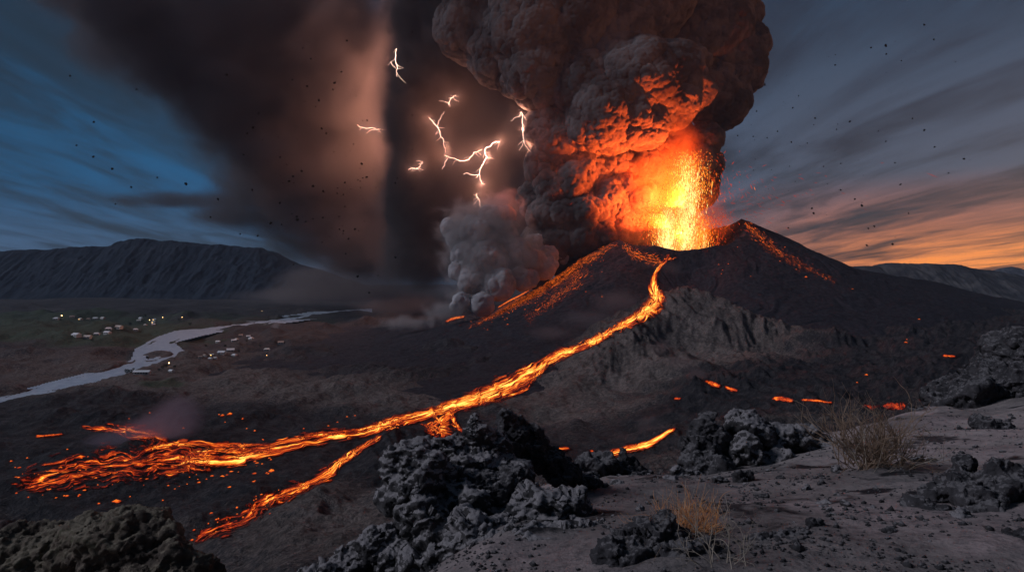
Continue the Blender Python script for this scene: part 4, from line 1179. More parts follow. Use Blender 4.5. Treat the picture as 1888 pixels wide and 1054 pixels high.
# ---------------------------------------------------------------- river
RW = -221.5
gx_, gy_ = np.meshgrid(np.arange(-130, 690, 3.0), np.arange(569, 780, 1.5))
rd = river_dist(gx_, gy_); rq = grid_quads(*gx_.shape); rq = rq[(rd.ravel()[rq] < 4.5).any(1)]
Yr = 221.5 * F / (gy_ - HZ); Xr = (gx_ - CX) / F * Yr
us = np.unique(rq); rm = np.zeros(gx_.size, int); rm[us] = np.arange(len(us))
me = mesh_np('river', np.stack([Xr, Yr, np.full_like(Xr, RW)], -1).reshape(-1, 3)[us], rm[rq])
m = bpy.data.materials.new('river_water'); m.use_nodes = True; t = N(m.node_tree)
P = t.a('ShaderNodeNewGeometry').outputs['Position']
nz = t.noise(P, 0.05, 6, 0.6, 1.0)
bu = t.a('ShaderNodeBump', i_Height=nz, i_Strength=0.25, i_Distance=1.0)
bs = t.a('ShaderNodeBsdfPrincipled', i_Base_Color=t.mix(t.rng(nz, 0.4, 0.6), (0.36, 0.42, 0.50), (0.52, 0.57, 0.62)), i_Roughness=0.28, i_Normal=bu.outputs[0])
t.a('ShaderNodeOutputMaterial', i_Surface=bs.outputs[0])
o = link('river', me, m); tag(o, 'pale braided river winding across the valley', 'river', kind='structure')

# ---------------------------------------------------------------- village
def flat_mat(name, c, rough=0.8, emit=None, es=0.0):
    m = bpy.data.materials.new(name); m.use_nodes = True; t = N(m.node_tree)
    P = t.a('ShaderNodeNewGeometry').outputs['Position']
    nz = t.noise(P, 0.6, 5, 0.6)
    cc = t.mix(t.rng(nz, 0.35, 0.65), tuple(x * 0.8 for x in c), tuple(min(1, x * 1.1) for x in c))
    bs = t.a('ShaderNodeBsdfPrincipled', i_Base_Color=cc, i_Roughness=rough)
    if emit: bs.inputs['Emission Color'].default_value = tuple(emit) + (1,); bs.inputs['Emission Strength'].default_value = es
    t.a('ShaderNodeOutputMaterial', i_Surface=bs.outputs[0]); return m

MWALL = flat_mat('lime_wall', (0.70, 0.68, 0.64)); MROOF = [flat_mat('tin_roof', (0.80, 0.80, 0.80), 0.5), flat_mat('pale_roof', (0.66, 0.62, 0.56)), flat_mat('rust_roof', (0.42, 0.30, 0.24))]
MWIN = flat_mat('window_dark', (0.03, 0.03, 0.035), 0.2); MDOOR = flat_mat('door_wood', (0.10, 0.07, 0.05)); MLIT = flat_mat('window_lit', (0.5, 0.3, 0.1), 0.5, (1.0, 0.55, 0.16), 6.0)


def boxm(name, x0, x1, y0, y1, z0, z1, mat, parent):
    V = [(x, y, z) for z in (z0, z1) for y in (y0, y1) for x in (x0, x1)]
    return py_mesh(name, V, [(0, 2, 3, 1), (4, 5, 7, 6), (0, 1, 5, 4), (2, 6, 7, 3), (0, 4, 6, 2), (1, 3, 7, 5)], mat, parent, False)


def house(px, py, wpx, label, rz=0.0, kind=0, hip=False, long=False, lit=False):
    X, Y = hits([px], [py]); X, Y = X[0], Y[0]; Z = float(surf_z(np.array([X]), np.array([Y]))[0]) - 0.3
    w = wpx * Y / F; dd = w * (0.32 if long else 0.75); h = max(3.0, w * (0.17 if long else 0.26)); e = 0.06 * w
    r = empty('house' if not long else 'long_building', (X, Y, Z)); r.rotation_euler.z = rz
    tag(r, label, 'house' if not long else 'building', 'houses of the valley village')
    boxm('wall', -w / 2, w / 2, -dd / 2, dd / 2, -2.5, h, MWALL, r)
    rh = w * (0.10 if long else 0.24); th = 0.3
    ov = e
    a, b = w / 2 + ov, dd / 2 + ov
    hx = a * (0.55 if hip else 1.0)
    V = [(-a, -b, h), (a, -b, h), (a, b, h), (-a, b, h), (-hx, 0, h + rh), (hx, 0, h + rh), (-a, -b, h - th), (a, -b, h - th), (a, b, h - th), (-a, b, h - th)]
    Fc = [(0, 1, 5, 4), (2, 3, 4, 5), (1, 2, 5), (3, 0, 4), (6, 7, 1, 0), (7, 8, 2, 1), (8, 9, 3, 2), (9, 6, 0, 3), (9, 8, 7, 6)]
    py_mesh('roof', V, Fc, MROOF[kind], r, False)
    nw = 5 if long else 2
    for k in range(nw):
        xc = -w / 2 + w * (k + 0.75) / (nw + 0.5); ww = w * (0.05 if long else 0.09)
        boxm('window', xc - ww, xc + ww, -dd / 2 - 0.12, -dd / 2 - 0.004, h * 0.35, h * 0.75, MLIT if (lit and k == 0) else MWIN, r)
    boxm('door', w * 0.30, w * 0.38, -dd / 2 - 0.1, -dd / 2 - 0.005, -0.2, h * 0.68, MDOOR, r)
    return r


HS = [(104, 589, 11, 'pale house leftmost in the far village, below the bright lamp', 0), (133, 585, 9, 'brown roofed house right of the bright lamp, above its row', 2), (149, 589, 8, 'small house second in the far left row', 1),
      (163, 589, 8, 'flat looking house in the middle of the far left row', 2), (176, 588, 9, 'white house near the right end of the far left row', 0), (190, 588, 10, 'house at the right end of the far left row', 1),
      (200, 608, 13, 'wide pale house in the green field, upper of the touching pair', 0), (198, 615, 13, 'pale house just below another in the green field', 0), (219, 605, 14, 'long roofed house on the field to the right of the pair', 1),
      (250, 609, 10, 'single white house at the right edge of the green field', 0), (141, 620, 17, 'largest pale house at the near left end of the green field', 0), (161, 623, 14, 'low house beside the largest pale one', 1),
      (178, 617, 11, 'small white house third from the left at the near end of the field', 0), (260, 588, 9, 'white house left of the two lamps in the second cluster', 0), (256, 592, 8, 'tan house tucked behind the white one in the second cluster', 1),
      (285, 590, 8, 'pale house right of the low lamp', 0), (284, 595, 9, 'house in the middle of the stacked trio', 1), (283, 599, 7, 'lowest little house of the stacked trio', 0), (268, 599, 6, 'tiny house left of the stacked trio', 1),
      (402, 631, 9, 'white house at the left of the east bank upper row', 0), (431, 629, 10, 'pale house in the middle of the east bank upper row', 0), (436, 626, 8, 'small house behind the middle one on the east bank', 1),
      (444, 619, 8, 'dim house farthest up the east bank', 2), (458, 621, 8, 'white house at the top right of the east bank rows', 0), (463, 625, 10, 'white house below the top right one', 0),
      (425, 647, 15, 'broad tin roofed house in the east bank middle', 0), (409, 652, 15, 'wide white house left of the broad tin roofed one', 0), (432, 656, 11, 'small pale house below the broad tin roofed one', 0),
      (390, 655, 9, 'reddish lit house at the lower left of the east bank', 1), (388, 662, 8, 'bright white house lowest on the east bank', 0), (397, 661, 9, 'brown house beside the lowest white one', 1),
      (369, 659, 8, 'dark roofed house at the far left of the east bank', 2), (378, 656, 8, 'rust roofed house second from the left on the east bank', 2), (492, 646, 13, 'lone rusty house right of the east bank group', 1),
      (518, 633, 12, 'isolated low house up the slope to the east', 2), (316, 685, 11, 'low pale shed right of the long white building', 0)]
for i, (px, py, w, lab, k) in enumerate(HS):
    house(px, py, w * 0.82, lab, rz=math.sin(i * 2.3) * 0.5, kind=k, hip=i % 3 == 0, lit=i in (2, 15, 16, 28))
house(262, 689, 27, 'long white building with dark windows on the near river bank', 0.05, 0, long=True)

MPOST = flat_mat('lamp_post', (0.12, 0.12, 0.12)); MLAMP = flat_mat('lamp_glow', (0.6, 0.4, 0.2), 0.5, (1.0, 0.58, 0.20), 14.0)
for px, py, s, lab in ((114, 585, 1.5, 'brightest street lamp, above the far left row of houses'), (276, 593, 1.1, 'street lamp left of the stacked trio of houses'), (300, 588, 0.9, 'street lamp at the back of the second cluster'),
                       (336, 588, 0.9, 'street lamp standing alone right of the second cluster'), (483, 576, 0.9, 'street lamp far off by the upper river'), (312, 676, 0.9, 'street lamp behind the long white building'),
                       (556, 551, 0.8, 'faint farthest street lamp at the foot of the mountain'), (492, 661, 0.5, 'faint street lamp below the lone rusty house')):
    X, Y = hits([px], [py]); X, Y = X[0], Y[0]; Z = float(surf_z(np.array([X]), np.array([Y]))[0])
    r = empty('street_lamp', (X, Y, Z)); tag(r, lab, 'street lamp', 'street lamps of the village')
    V = []; Fc = []; tube(V, Fc, [(0, 0, -2), (0, 0, 8), (0, -0.6, 9.2)], [0.18, 0.14, 0.1], 6); py_mesh('post', V, Fc, MPOST, r)
    me = lumps_mesh('lamp_head', [((0, -0.8, 9.2), (s * 1.5, s * 1.5, s * 1.2))], 0.5, [], subd=0); link('lamp_head', me, MLAMP, r)

# valley trees by the village
MLEAF = flat_mat('dark_foliage', (0.030, 0.042, 0.022), 0.9); MTRK = flat_mat('bark', (0.06, 0.045, 0.035))
tp = [(234, 690, 8), (241, 688, 6), (246, 683, 4), (300, 680, 5), (306, 678, 6), (322, 679, 5), (293, 684, 4), (210, 603, 4), (240, 600, 5), (268, 585, 4), (330, 592, 4), (112, 592, 4), (186, 612, 4), (170, 630, 5), (455, 630, 4), (415, 640, 4), (440, 650, 4), (480, 640, 4), (350, 600, 5), (380, 640, 4)]
TL = ['round dark tree left of the long white building', 'dark tree touching the corner of the long white building', 'small tree behind the long white building', 'tree on the green bank left of the lamp', 'bushy tree beside the lamp behind the long building',
      'tree on the green bank right of the lamp', 'low tree on the bank between long building and lamp', 'small tree above the touching pair of houses', 'tree between field houses and second cluster', 'tree above the second cluster of houses', 'tree right of the stacked trio',
      'tree right of the leftmost far house', 'tree left of the lower touching house', 'tree below the low house in the green field', 'tree below the top right east bank house', 'tree above the wide white house', 'tree right of the broad tin roofed house', 'tree left of the lone rusty house', 'tree by the river bend', 'tree at the left of the east bank rows']
rt = np.random.default_rng(3)
for (px, py, s), lab in zip(tp, TL):
    X, Y = hits([px], [py]); X, Y = X[0], Y[0]; Z = float(surf_z(np.array([X]), np.array([Y]))[0]); R_ = s * Y / F * 0.6
    r = empty('tree', (X, Y, Z)); tag(r, lab, 'tree', 'trees of the valley village')
    V = []; Fc = []; tube(V, Fc, [(0, 0, -1), (0.1, 0, R_ * 0.6), (0.2, 0.1, R_ * 1.3)], [0.14 * R_, 0.10 * R_, 0.05 * R_], 6); py_mesh('trunk', V, Fc, MTRK, r)
    n = 420; p = rt.normal(0, 1, (n, 3)); p /= np.linalg.norm(p, axis=1)[:, None]; p *= (rt.uniform(0.35, 1.0, n) ** 0.6 * (1 + 0.25 * perlin3(p * 2.2 + s, 4)))[:, None]
    c = p * np.array([R_, R_, R_ * 0.85]) + np.array([0, 0, R_ * 1.35]); a = rt.normal(0, 1, (n, 3, 3)) * R_ * 0.10
    link('crown', mesh_np('crown', (c[:, None] + a).reshape(-1, 3), None, np.arange(3 * n).reshape(-1, 3)), MLEAF, r, False)

# ---------------------------------------------------------------- rocks near the camera
def mat_rock(name, dark, lite, dust, amount, sc=1.0, moss=None):
    m = bpy.data.materials.new(name); m.use_nodes = True; t = N(m.node_tree)
    g = t.a('ShaderNodeNewGeometry'); P = g.outputs['Position']
    a = t.noise(P, 2.2 * sc, 8, 0.65, 0.5); b = t.noise(P, 14 * sc, 6, 0.7, 0.3); f = t.noise(P, 60 * sc, 3, 0.7)
    c = t.mix(t.rng(a, 0.35, 0.68), dark, lite)
    c = t.mix(t.m('MULTIPLY', t.rng(b, 0.52, 0.66), 0.5), c, tuple(x * 1.9 for x in lite))
    if moss: c = t.mix(t.m('MULTIPLY', t.rng(a, 0.46, 0.6), t.rng(b, 0.4, 0.6)), c, moss)
    nz = t.a('ShaderNodeSeparateXYZ', i_0=g.outputs['Normal']).outputs[2]
    up = t.m('ADD', nz, t.m('ADD', t.m('MULTIPLY', t.m('SUBTRACT', a, 0.5), 1.6), t.m('MULTIPLY', t.m('SUBTRACT', b, 0.5), 2.6)))
    c = t.mix(t.rng(up, 0.80 - amount, 1.02 - amount), c, t.mix(t.rng(f, 0.35, 0.65), tuple(x * 0.75 for x in dust), dust))
    h = t.m('ADD', t.m('MULTIPLY', b, 0.6), t.m('MULTIPLY', f, 0.25))
    bu = t.a('ShaderNodeBump', i_Height=h, i_Strength=0.85, i_Distance=0.035 / sc)
    bs = t.a('ShaderNodeBsdfPrincipled', i_Base_Color=c, i_Roughness=0.85, i_Normal=bu.outputs[0]); bs.inputs['Specular IOR Level'].default_value = 0.3
    t.a('ShaderNodeOutputMaterial', i_Surface=bs.outputs[0]); return m

DUST = (0.26, 0.235, 0.235)
MR1 = mat_rock('dusted_lava_rock', (0.026, 0.024, 0.025), (0.075, 0.068, 0.068), DUST, 0.42)
MR2 = mat_rock('black_lava_rock', (0.022, 0.020, 0.022), (0.065, 0.058, 0.060), (0.16, 0.145, 0.145), 0.10)
MR3 = mat_rock('mossy_brown_rock', (0.055, 0.040, 0.030), (0.15, 0.112, 0.080), (0.19, 0.155, 0.11), 0.02, moss=(0.085, 0.078, 0.045))


def rock(lab, sp, mat, vox, levels, seed, name='lava_rock', cat='rock', group=None, subd=1):
    me = lumps_mesh(name, [spx(*s) for s in sp], vox, levels, seed, subd)
    c = np.array(me.vertices[0].co) * 0
    o = link(name, me, mat); tag(o, lab, cat, group); return o

CR = lambda s: [(0.55 * s, 0.22 * s, 'scoop'), (0.30 * s, 0.07 * s, 'facet'), (0.20 * s, 0.075 * s, 'scoop'), (0.085 * s, 0.030 * s, 'scoop'), (0.05 * s, 0.010 * s, 'facet'), (0.03 * s, 0.006 * s, 'ridge')]
# (px, py, distance, rx, ry, rz)
rock('broad ash dusted lava crag overhanging on the left of the middle outcrop', [(775, 880, 7.2, 52, 60, 56), (765, 850, 7.3, 40, 50, 30), (830, 855, 7.7, 80, 60, 44), (860, 940, 7.3, 100, 80, 70), (790, 980, 6.9, 56, 70, 70), (790, 1060, 6.7, 50, 70, 80), (905, 880, 7.8, 65, 60, 45), (880, 1050, 6.6, 120, 90, 100), (733, 880, 7.2, 18, 40, 40), (1000, 960, 7.0, 90, 60, 60), (980, 1050, 6.2, 120, 70, 80)],
     MR1, 0.026, CR(0.8), 1, 'lava_crag')
rock('leaning slab of lava with a pointed tip left of the tallest crag', [(884, 806, 7.9, 20, 22, 36), (902, 842, 7.9, 40, 30, 40), (874, 785, 7.9, 8, 12, 20), (920, 870, 7.9, 46, 34, 34)], MR1, 0.018, CR(0.45), 2, 'lava_crag')
rock('tallest jagged lava crag crowning the middle outcrop', [(930, 775, 8.3, 11, 18, 26), (942, 790, 8.3, 15, 18, 30), (952, 815, 8.3, 28, 30, 38), (975, 838, 8.4, 42, 34, 34), (1005, 850, 8.5, 34, 34, 26), (935, 830, 8.2, 26, 28, 30), (962, 783, 8.4, 8, 12, 18), (985, 800, 8.4, 8, 12, 16), (1035, 868, 8.6, 36, 34, 20), (1075, 886, 8.8, 34, 34, 12), (1010, 820, 8.5, 8, 12, 12), (1048, 850, 8.6, 9, 12, 10)], MR2, 0.018, CR(0.45), 3, 'lava_crag')
rock('dark lumpy lava mass below the pointed slab', [(915, 900, 7.3, 54, 34, 30), (950, 890, 7.4, 40, 30, 24), (875, 890, 7.3, 30, 26, 22)], MR2, 0.018, CR(0.4), 4, 'lava_crag')
rock('dusty lava slab cut by the lower edge left of the middle outcrop', [(690, 1010, 6.8, 30, 40, 36), (655, 1045, 6.8, 46, 46, 30), (715, 978, 6.9, 18, 30, 20), (600, 1085, 6.6, 60, 50, 38), (730, 1040, 6.7, 34, 40, 50)], MR1, 0.022, CR(0.5), 5)
rock('black broken lava low behind the dusty saddle, left part', [(1085, 868, 13, 26, 30, 24), (1110, 862, 13.2, 28, 30, 26), (1070, 885, 13, 24, 30, 16)], MR2, 0.035, CR(0.8), 6)
rock('black lava fin with an upright spike behind the dusty saddle', [(1148, 846, 13.4, 6, 10, 20), (1155, 868, 13.4, 28, 30, 20), (1178, 880, 13.2, 26, 30, 14)], MR2, 0.035, CR(0.8), 7)
rock('small rough crag at the right end of the dusty saddle', [(1222, 902, 10, 26, 26, 22), (1240, 918, 10, 26, 26, 20), (1205, 915, 10, 16, 20, 16)], MR1, 0.025, CR(0.6), 8)
rock('blocky black lava rock at the left of the central right group', [(1298, 800, 13.5, 30, 34, 28), (1290, 830, 13.3, 28, 34, 32), (1325, 815, 13.5, 26, 30, 34), (1285, 865, 12.8, 22, 30, 24), (1320, 860, 12.8, 26, 30, 20)], MR2, 0.04, CR(1.2), 9)
rock('wide tumbled lava rock behind the dry bush', [(1390, 795, 13.8, 36, 40, 34), (1370, 840, 13.2, 34, 36, 36), (1430, 810, 14, 40, 40, 28), (1475, 815, 14, 40, 40, 26), (1510, 825, 14, 30, 34, 20), (1430, 850, 13.3, 44, 36, 20), (1365, 770, 14, 16, 18, 12)], MR1, 0.042, CR(1.2), 10)
rock('layered black lava outcrop at the right edge in the middle ground', [(1790, 735, 22, 56, 70, 44), (1850, 725, 22, 60, 70, 46), (1745, 750, 22, 30, 40, 26), (1830, 700, 23, 46, 60, 30), (1905, 720, 22, 60, 70, 50), (1700, 765, 21, 20, 30, 14)], MR2, 0.06, CR(2.6), 11)
rock('dark stacked lava block topping the right edge outcrop', [(1880, 655, 26, 44, 60, 24), (1850, 672, 26, 26, 50, 14), (1920, 680, 26, 50, 60, 40), (1870, 710, 25.5, 50, 60, 30)], MR2, 0.07, CR(3.0), 12)
rock('solitary lumpy rock on the pale ash right of the bush', [(1838, 802, 14.5, 32, 30, 16), (1815, 784, 14.6, 18, 20, 12), (1800, 806, 14.4, 18, 20, 10)], MR2, 0.035, CR(0.8), 13)
rock('long ribbed black rock on the right slope below the solitary rock', [(1765, 900, 6.6, 40, 44, 28), (1800, 915, 6.4, 60, 50, 38), (1860, 905, 6.5, 60, 50, 40), (1715, 940, 6.2, 34, 36, 18), (1782, 866, 6.8, 16, 24, 20), (1910, 915, 6.4, 60, 50, 56), (1830, 955, 6.1, 70, 40, 18), (1735, 925, 6.5, 30, 30, 22)], MR2, 0.02, CR(0.6), 14)
rock('mossy brown boulder filling the lower left corner', [(90, 1070, 5.6, 150, 90, 92), (240, 1050, 5.4, 100, 80, 96), (320, 1090, 5.2, 90, 70, 86), (-60, 1100, 5.6, 150, 90, 92), (235, 965, 5.5, 24, 30, 18), (180, 1010, 5.5, 80, 60, 50), (60, 1000, 5.7, 80, 60, 24)],
     MR3, 0.024, [(0.50, 0.16, 'noise'), (0.30, 0.11, 'scoop'), (0.13, 0.045, 'scoop'), (0.05, 0.018, 'facet'), (0.025, 0.008, 'ridge')], 15, 'boulder', 'boulder')
rock('low dark ledge of broken rock right of the pale branches', [(1440, 1010, 5.3, 60, 40, 16), (1490, 1000, 5.4, 50, 36, 16), (1400, 1030, 5.1, 40, 36, 18), (1530, 1010, 5.3, 40, 30, 10)], MR2, 0.016, CR(0.4), 21)
rock('flat rubble ledge crossing the open ash slope below the dry bush', [(1590, 955, 6.3, 70, 40, 9), (1640, 965, 6.2, 50, 40, 10), (1540, 945, 6.5, 40, 34, 8)], MR1, 0.018, CR(0.4), 22)
rock('dark rock cut by the lower right corner', [(1870, 1040, 4.9, 60, 50, 34), (1810, 1060, 4.8, 60, 40, 26), (1900, 1000, 5.0, 30, 40, 24)], MR2, 0.018, CR(0.5), 23)
rock('dusty broken block between the small rough crag and the wide tumbled rock', [(1270, 885, 11.5, 26, 30, 20), (1300, 895, 11.3, 30, 30, 14), (1250, 880, 11.6, 14, 20, 16)], MR1, 0.03, CR(0.7), 24)
rock('half buried ribbed rock in the ash left of the cracked mound', [(1090, 985, 6.4, 34, 34, 18), (1120, 1010, 6.0, 40, 34, 18), (1060, 970, 6.6, 20, 24, 10)], MR1, 0.018, CR(0.4), 25)
rock('cracked lava mound under the orange grass tuft', [(1210, 1000, 5.2, 60, 50, 50), (1160, 1040, 5.0, 60, 50, 50), (1265, 1040, 5.0, 70, 50, 40)], MR2, 0.02, CR(0.6), 16)

# ---------------------------------------------------------------- dry plants
def near_z(x, y):
    return float(land_zg(np.array([x]), np.array([y]))[0])

def mat_twig(name, a, b):
    m = bpy.data.materials.new(name); m.use_nodes = True; t = N(m.node_tree)
    P = t.a('ShaderNodeNewGeometry').outputs['Position']; r = t.a('ShaderNodeNewGeometry').outputs['Random Per Island']
    bs = t.a('ShaderNodeBsdfPrincipled', i_Base_Color=t.mix(t.m('ADD', t.m('MULTIPLY', r, 0.7), t.m('MULTIPLY', t.noise(P, 20, 3), 0.3)), a, b), i_Roughness=0.7)
    t.a('ShaderNodeOutputMaterial', i_Surface=bs.outputs[0]); return m


def twigs(V, Fc, p, d, L, rad, depth, r, curl, up=0.0):
    n = 7; pts = [Vector(p)]; d = Vector(d).normalized(); c = Vector((r.uniform(-1, 1), r.uniform(-1, 1), r.uniform(-1, 1))) * curl
    for i in range(n):
        d = (d + c * 0.25 + Vector((r.uniform(-1, 1), r.uniform(-1, 1), r.uniform(-1, 1))) * curl * 0.35 + Vector((0, 0, up * 0.1))).normalized()
        pts.append(pts[-1] + d * L / n)
    tube(V, Fc, pts, [rad * (1 - 0.6 * i / n) for i in range(n + 1)], 4)
    if depth > 0:
        for k in range(r.choice((2, 3, 3))):
            i = r.randrange(2, n + 1)
            nd = ((pts[i] - pts[i - 1]).normalized() + Vector((r.uniform(-1, 1), r.uniform(-1, 1), r.uniform(-0.7, 1))) * 0.8)
            twigs(V, Fc, pts[i], nd, L * r.uniform(0.45, 0.75), rad * 0.62, depth - 1, r, curl, up)


def bush(name, lab, cat, px, py, Y, n, L, rad, depth, mat, seed, curl, spread, lean=0.0, sx=0.08):
    x, y, z = at(px, py, Y); z = near_z(x, y) - 0.02
    r = random.Random(seed); V = []; Fc = []
    for i in range(n):
        a = r.uniform(0, 2 * math.pi); s = spread * math.sqrt(r.random())
        twigs(V, Fc, (r.gauss(0, sx), r.gauss(0, sx * 0.8), 0), (math.cos(a) * s + lean, math.sin(a) * s, 1.0), L * r.uniform(0.5, 1.1), rad * r.uniform(0.6, 1.2), depth, r, curl, 0.4)
    o = py_mesh(name, V, Fc, mat); o.location = (x, y, z)
    tag(o, lab, cat); return o

MT1 = mat_twig('dead_twig', (0.11, 0.065, 0.04), (0.38, 0.25, 0.165))
MT2 = mat_twig('lava_glow_dry_grass', (0.55, 0.19, 0.055), (0.85, 0.42, 0.17))  # orange glow of the lava painted into the grass colour
MT3 = mat_twig('pale_dead_twig', (0.22, 0.17, 0.125), (0.46, 0.38, 0.30))
bush('dry_bush', 'large leafless bush of tangled brown twigs on the pale ash slope', 'bush', 1612, 862, 9.6, 95, 0.74, 0.0095, 2, MT1, 5, 0.6, 1.5, sx=0.18)
bush('dry_grass', 'tuft of dry grass in the lower middle, orange lava glow put into its colour', 'dry grass', 1272, 975, 5.6, 110, 0.26, 0.0032, 1, MT2, 8, 0.45, 1.6, sx=0.10)
bush('dead_branches', 'pale curled dead branches right of the orange tuft', 'branches', 1330, 1035, 4.7, 14, 0.42, 0.0048, 2, MT3, 12, 0.7, 2.4, sx=0.10)
bush('dead_branches', 'few straight pale stalks standing behind the orange tuft', 'branches', 1262, 950, 6.0, 8, 0.34, 0.0034, 0, MT3, 14, 0.15, 0.35, sx=0.03)
bush('dead_branches', 'long bare trailing branch below the large leafless bush', 'branches', 1640, 868, 9.2, 9, 0.6, 0.008, 1, MT3, 17, 0.6, 2.6, sx=0.14)
bush('dead_branches', 'thin dark twigs low at the left of the orange tuft', 'branches', 1205, 1010, 5.0, 10, 0.26, 0.003, 1, MT1, 19, 0.5, 2.0, sx=0.08)

# ---------------------------------------------------------------- stones and grit on the near slope
st_me = []
for k in range(5):
    me = lumps_mesh('stone', [((0, 0, 0), (1.0, 0.8, 0.6)), ((0.5 - 0.2 * k, 0.2, 0.1), (0.55, 0.6, 0.5))], 0.14, [(1.1, 0.35, 'facet'), (0.5, 0.16, 'facet'), (0.2, 0.06, 'ridge')], 60 + k, 0)
    me.materials.append((MR1, MR2)[k % 2]); me.polygons.foreach_set('use_smooth', np.ones(len(me.polygons), bool)); st_me.append(me)
named = [(1330, 915, 9.5, 15, 'dark stone on the pink ash above the orange tuft'), (1372, 918, 9.4, 22, 'larger dark stone right of the one above the orange tuft'), (1180, 975, 7.0, 14, 'stone on the ash left of the small rough crag'),
         (1410, 945, 7.5, 12, 'stone between orange tuft and long ribbed rock'), (1545, 888, 9.6, 12, 'stone at the foot of the leafless bush'), (1487, 925, 8.0, 10, 'small stone on the open ash slope'),
         (1115, 905, 9.0, 9, 'small stone in the middle of the dusty saddle'), (1138, 900, 9.3, 12, 'pointed stone in the dusty saddle'), (1050, 925, 8.0, 16, 'stone just under the tallest crag'),
         (1690, 860, 10.5, 12, 'stone right of the leafless bush'), (1720, 855, 10.5, 8, 'little stone beyond the leafless bush'), (1500, 1000, 5.6, 16, 'stone low on the near slope right of the pale branches'),
         (1080, 990, 6.4, 18, 'stone half sunk in ash left of the cracked mound'), (1440, 900, 9.0, 9, 'small stone below the wide tumbled rock'), (1560, 975, 6.4, 13, 'stone on the near slope below the bush'),
         (1770, 1010, 5.8, 20, 'stone at the lower right below the ribbed rock'), (1640, 1030, 5.4, 13, 'stone near the bottom edge on the right')]
r = random.Random(9)
def put_stone(px, py, Y, s, i, lab, grp=None):
    x, y = (px - CX) / F * Y, Y
    o = bpy.data.objects.new('stone', st_me[i % 5]); COL.objects.link(o); k = s * Y / F
    o.scale = (k, k * r.uniform(0.7, 1.1), k * r.uniform(0.7, 1.2)); o.rotation_euler = (r.uniform(-.4, .4), r.uniform(-.4, .4), r.uniform(0, 6.3))
    o.location = (x, y, near_z(x, y) + 0.15 * k); tag(o, lab, 'stone', grp)
for i, (px, py, Y, s, lab) in enumerate(named): put_stone(px, py, Y, s, i, lab)
for i in range(150):
    Y = math.exp(r.uniform(math.log(4.8), math.log(17))); px = r.uniform(1000 if Y > 7 else 900, 1880)
    put_stone(px, 0, Y, r.uniform(2.2, 6.5), i, 'small dark stone strewn on the pale ash slope', 'small stones strewn on the ash slope')
# grit: too much to count
g0 = st_me[0]; gv = np.array([(1, 0, 0), (-1, 0, 0), (0, .8, 0), (0, -.9, 0), (0, 0, .8), (0, 0, -.7)], float)
gt = np.array([(4, 0, 2), (4, 2, 1), (4, 1, 3), (4, 3, 0), (5, 2, 0), (5, 1, 2), (5, 3, 1), (5, 0, 3)])
ng = 14000; lo = rng.uniform(math.log(3.6), math.log(20), ng); gy = np.exp(lo); gpx_ = rng.uniform(600, 1960, ng)
gx = (gpx_ - CX) / F * gy
dn = fbm2(gx / 1.1, gy / 1.1, 3, 91) + rng.normal(0, 0.18, ng); kk = dn > 0.02
gx, gy = gx[kk], gy[kk]; ng = len(gx); gz = land_zg(gx, gy)
sz = np.exp(rng.normal(math.log(0.0125), 0.55, ng))
V = gv[None] * (sz[:, None, None] * rng.uniform(0.6, 1.3, (ng, 6, 1))); a = rng.uniform(0, 6.28, ng)
Vx = V[..., 0] * np.cos(a)[:, None] - V[..., 1] * np.sin(a)[:, None]; Vy = V[..., 0] * np.sin(a)[:, None] + V[..., 1] * np.cos(a)[:, None]
V = np.stack([Vx + gx[:, None], Vy + gy[:, None], V[..., 2] + gz[:, None] + 0.2 * sz[:, None]], -1).reshape(-1, 3)
o = link('grit', mesh_np('grit', V, None, (gt[None] + 6 * np.arange(ng)[:, None, None]).reshape(-1, 3)), MR2, smooth=False)
tag(o, 'fine black cinder grit scattered over the near ash', 'grit', kind='stuff')

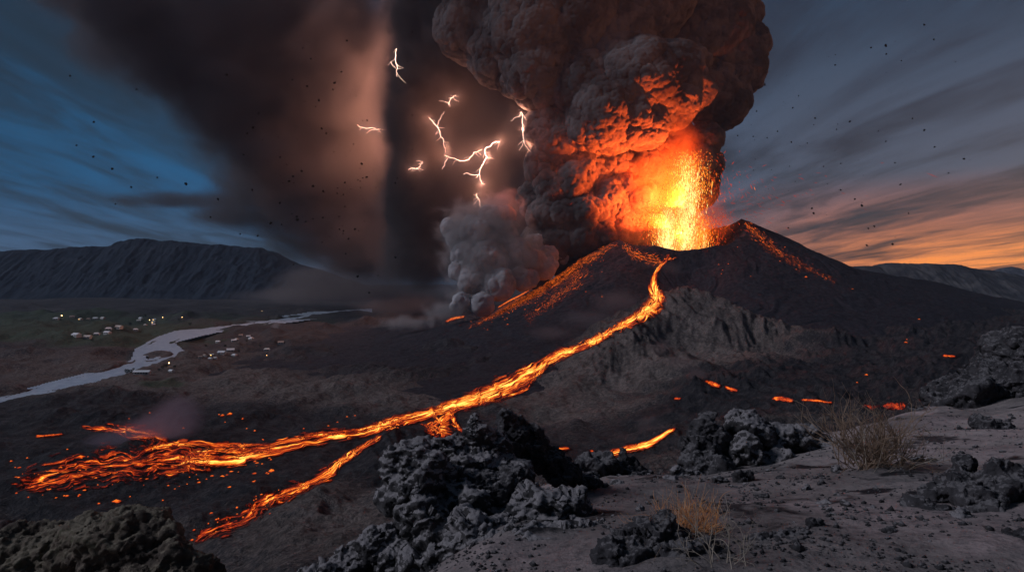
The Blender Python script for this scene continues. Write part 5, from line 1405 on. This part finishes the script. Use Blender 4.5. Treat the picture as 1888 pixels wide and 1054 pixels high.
# ---------------------------------------------------------------- ash clasts falling through the air
MA = flat_mat('falling_cinder', (0.02, 0.019, 0.02), 0.9)
cl_me = []
for k in range(3):
    me = lumps_mesh('falling_clast', [((0, 0, 0), (1, 0.8, 1.25)), ((0.4, 0, -0.5), 0.6)], 0.25, [(1.2, 0.3, 'facet')], 80 + k, 0); me.materials.append(MA); cl_me.append(me)
big = [(129, 140, 2.2), (252, 165, 2.2), (418, 138, 3), (173, 225, 2.2), (141, 268, 2), (172, 289, 2.4), (207, 311, 2.8), (290, 327, 2), (343, 339, 3), (242, 345, 2), (402, 367, 2.6), (213, 376, 1.8), (388, 400, 2), (465, 350, 2.4), (499, 411, 3),
       (548, 405, 3.2), (556, 315, 2.6), (593, 237, 2.6), (617, 153, 2.8), (588, 185, 2.6), (566, 159, 2), (667, 302, 2.8), (614, 165, 2.2), (577, 343, 2.8), (533, 334, 2.4), (516, 374, 2.4), (1633, 84, 3), (1376 + 328, 46, 2), (1634, 100, 1.8), (1567, 224, 2), (1410, 157, 1.8),
       (1503, 218, 2), (1704, 240, 2.2), (1777, 293, 2.4), (1723, 271, 2), (1589, 379, 2.6), (1500, 393, 2.4), (1497, 384, 2.2), (1576, 367, 2), (1550, 350, 2), (1646, 450, 2.4), (1598, 452, 2.2), (1612, 417, 2), (1601, 421, 1.8), (1540, 120, 1.8), (1606, 88, 1.8), (1459, 262, 1.8), (1660, 340, 2), (1360, 250, 1.6), (1395, 205, 1.6)]
pts = list(big)
for i in range(150): pts.append((min(760, max(380, r.gauss(620, 85))), min(560, r.triangular(30, 560, 400)), 0.6 + r.random() ** 2.5 * 1.9))
for i in range(90): pts.append((r.triangular(1340, 1860, 1420), r.triangular(10, 480, 200), 0.5 + r.random() ** 3 * 1.3))
for i, (px, py, s) in enumerate(pts):
    Y = r.uniform(140, 420); k = 0.8 * s * Y / F
    o = bpy.data.objects.new('falling_clast', cl_me[i % 3]); COL.objects.link(o); o.location = at(px, py, Y)
    o.scale = (k, k, k); o.rotation_euler = (r.uniform(0, 6), r.uniform(0, 6), r.uniform(0, 6))
    tag(o, 'small black cinder falling through the sky', 'cinder', 'cinders falling through the sky')

# ---------------------------------------------------------------- air
V = [(x, y, z) for z in (-305, 1500) for y in (-400, 15500) for x in (-16500, 16500)]
hz = py_mesh('haze', V, [(0, 2, 3, 1), (4, 5, 7, 6), (0, 1, 5, 4), (2, 6, 7, 3), (0, 4, 6, 2), (1, 3, 7, 5)], None, None, False)
m = bpy.data.materials.new('air'); m.use_nodes = True; t = N(m.node_tree)
pv = t.a('ShaderNodeVolumePrincipled', i_Density=0.000018); pv.inputs['Color'].default_value = (0.50, 0.64, 0.85, 1)
t.a('ShaderNodeOutputMaterial', i_Volume=pv.outputs[0]); hz.data.materials.append(m)
tag(hz, 'smoky dusk air between the camera and the mountains', 'haze', kind='stuff')
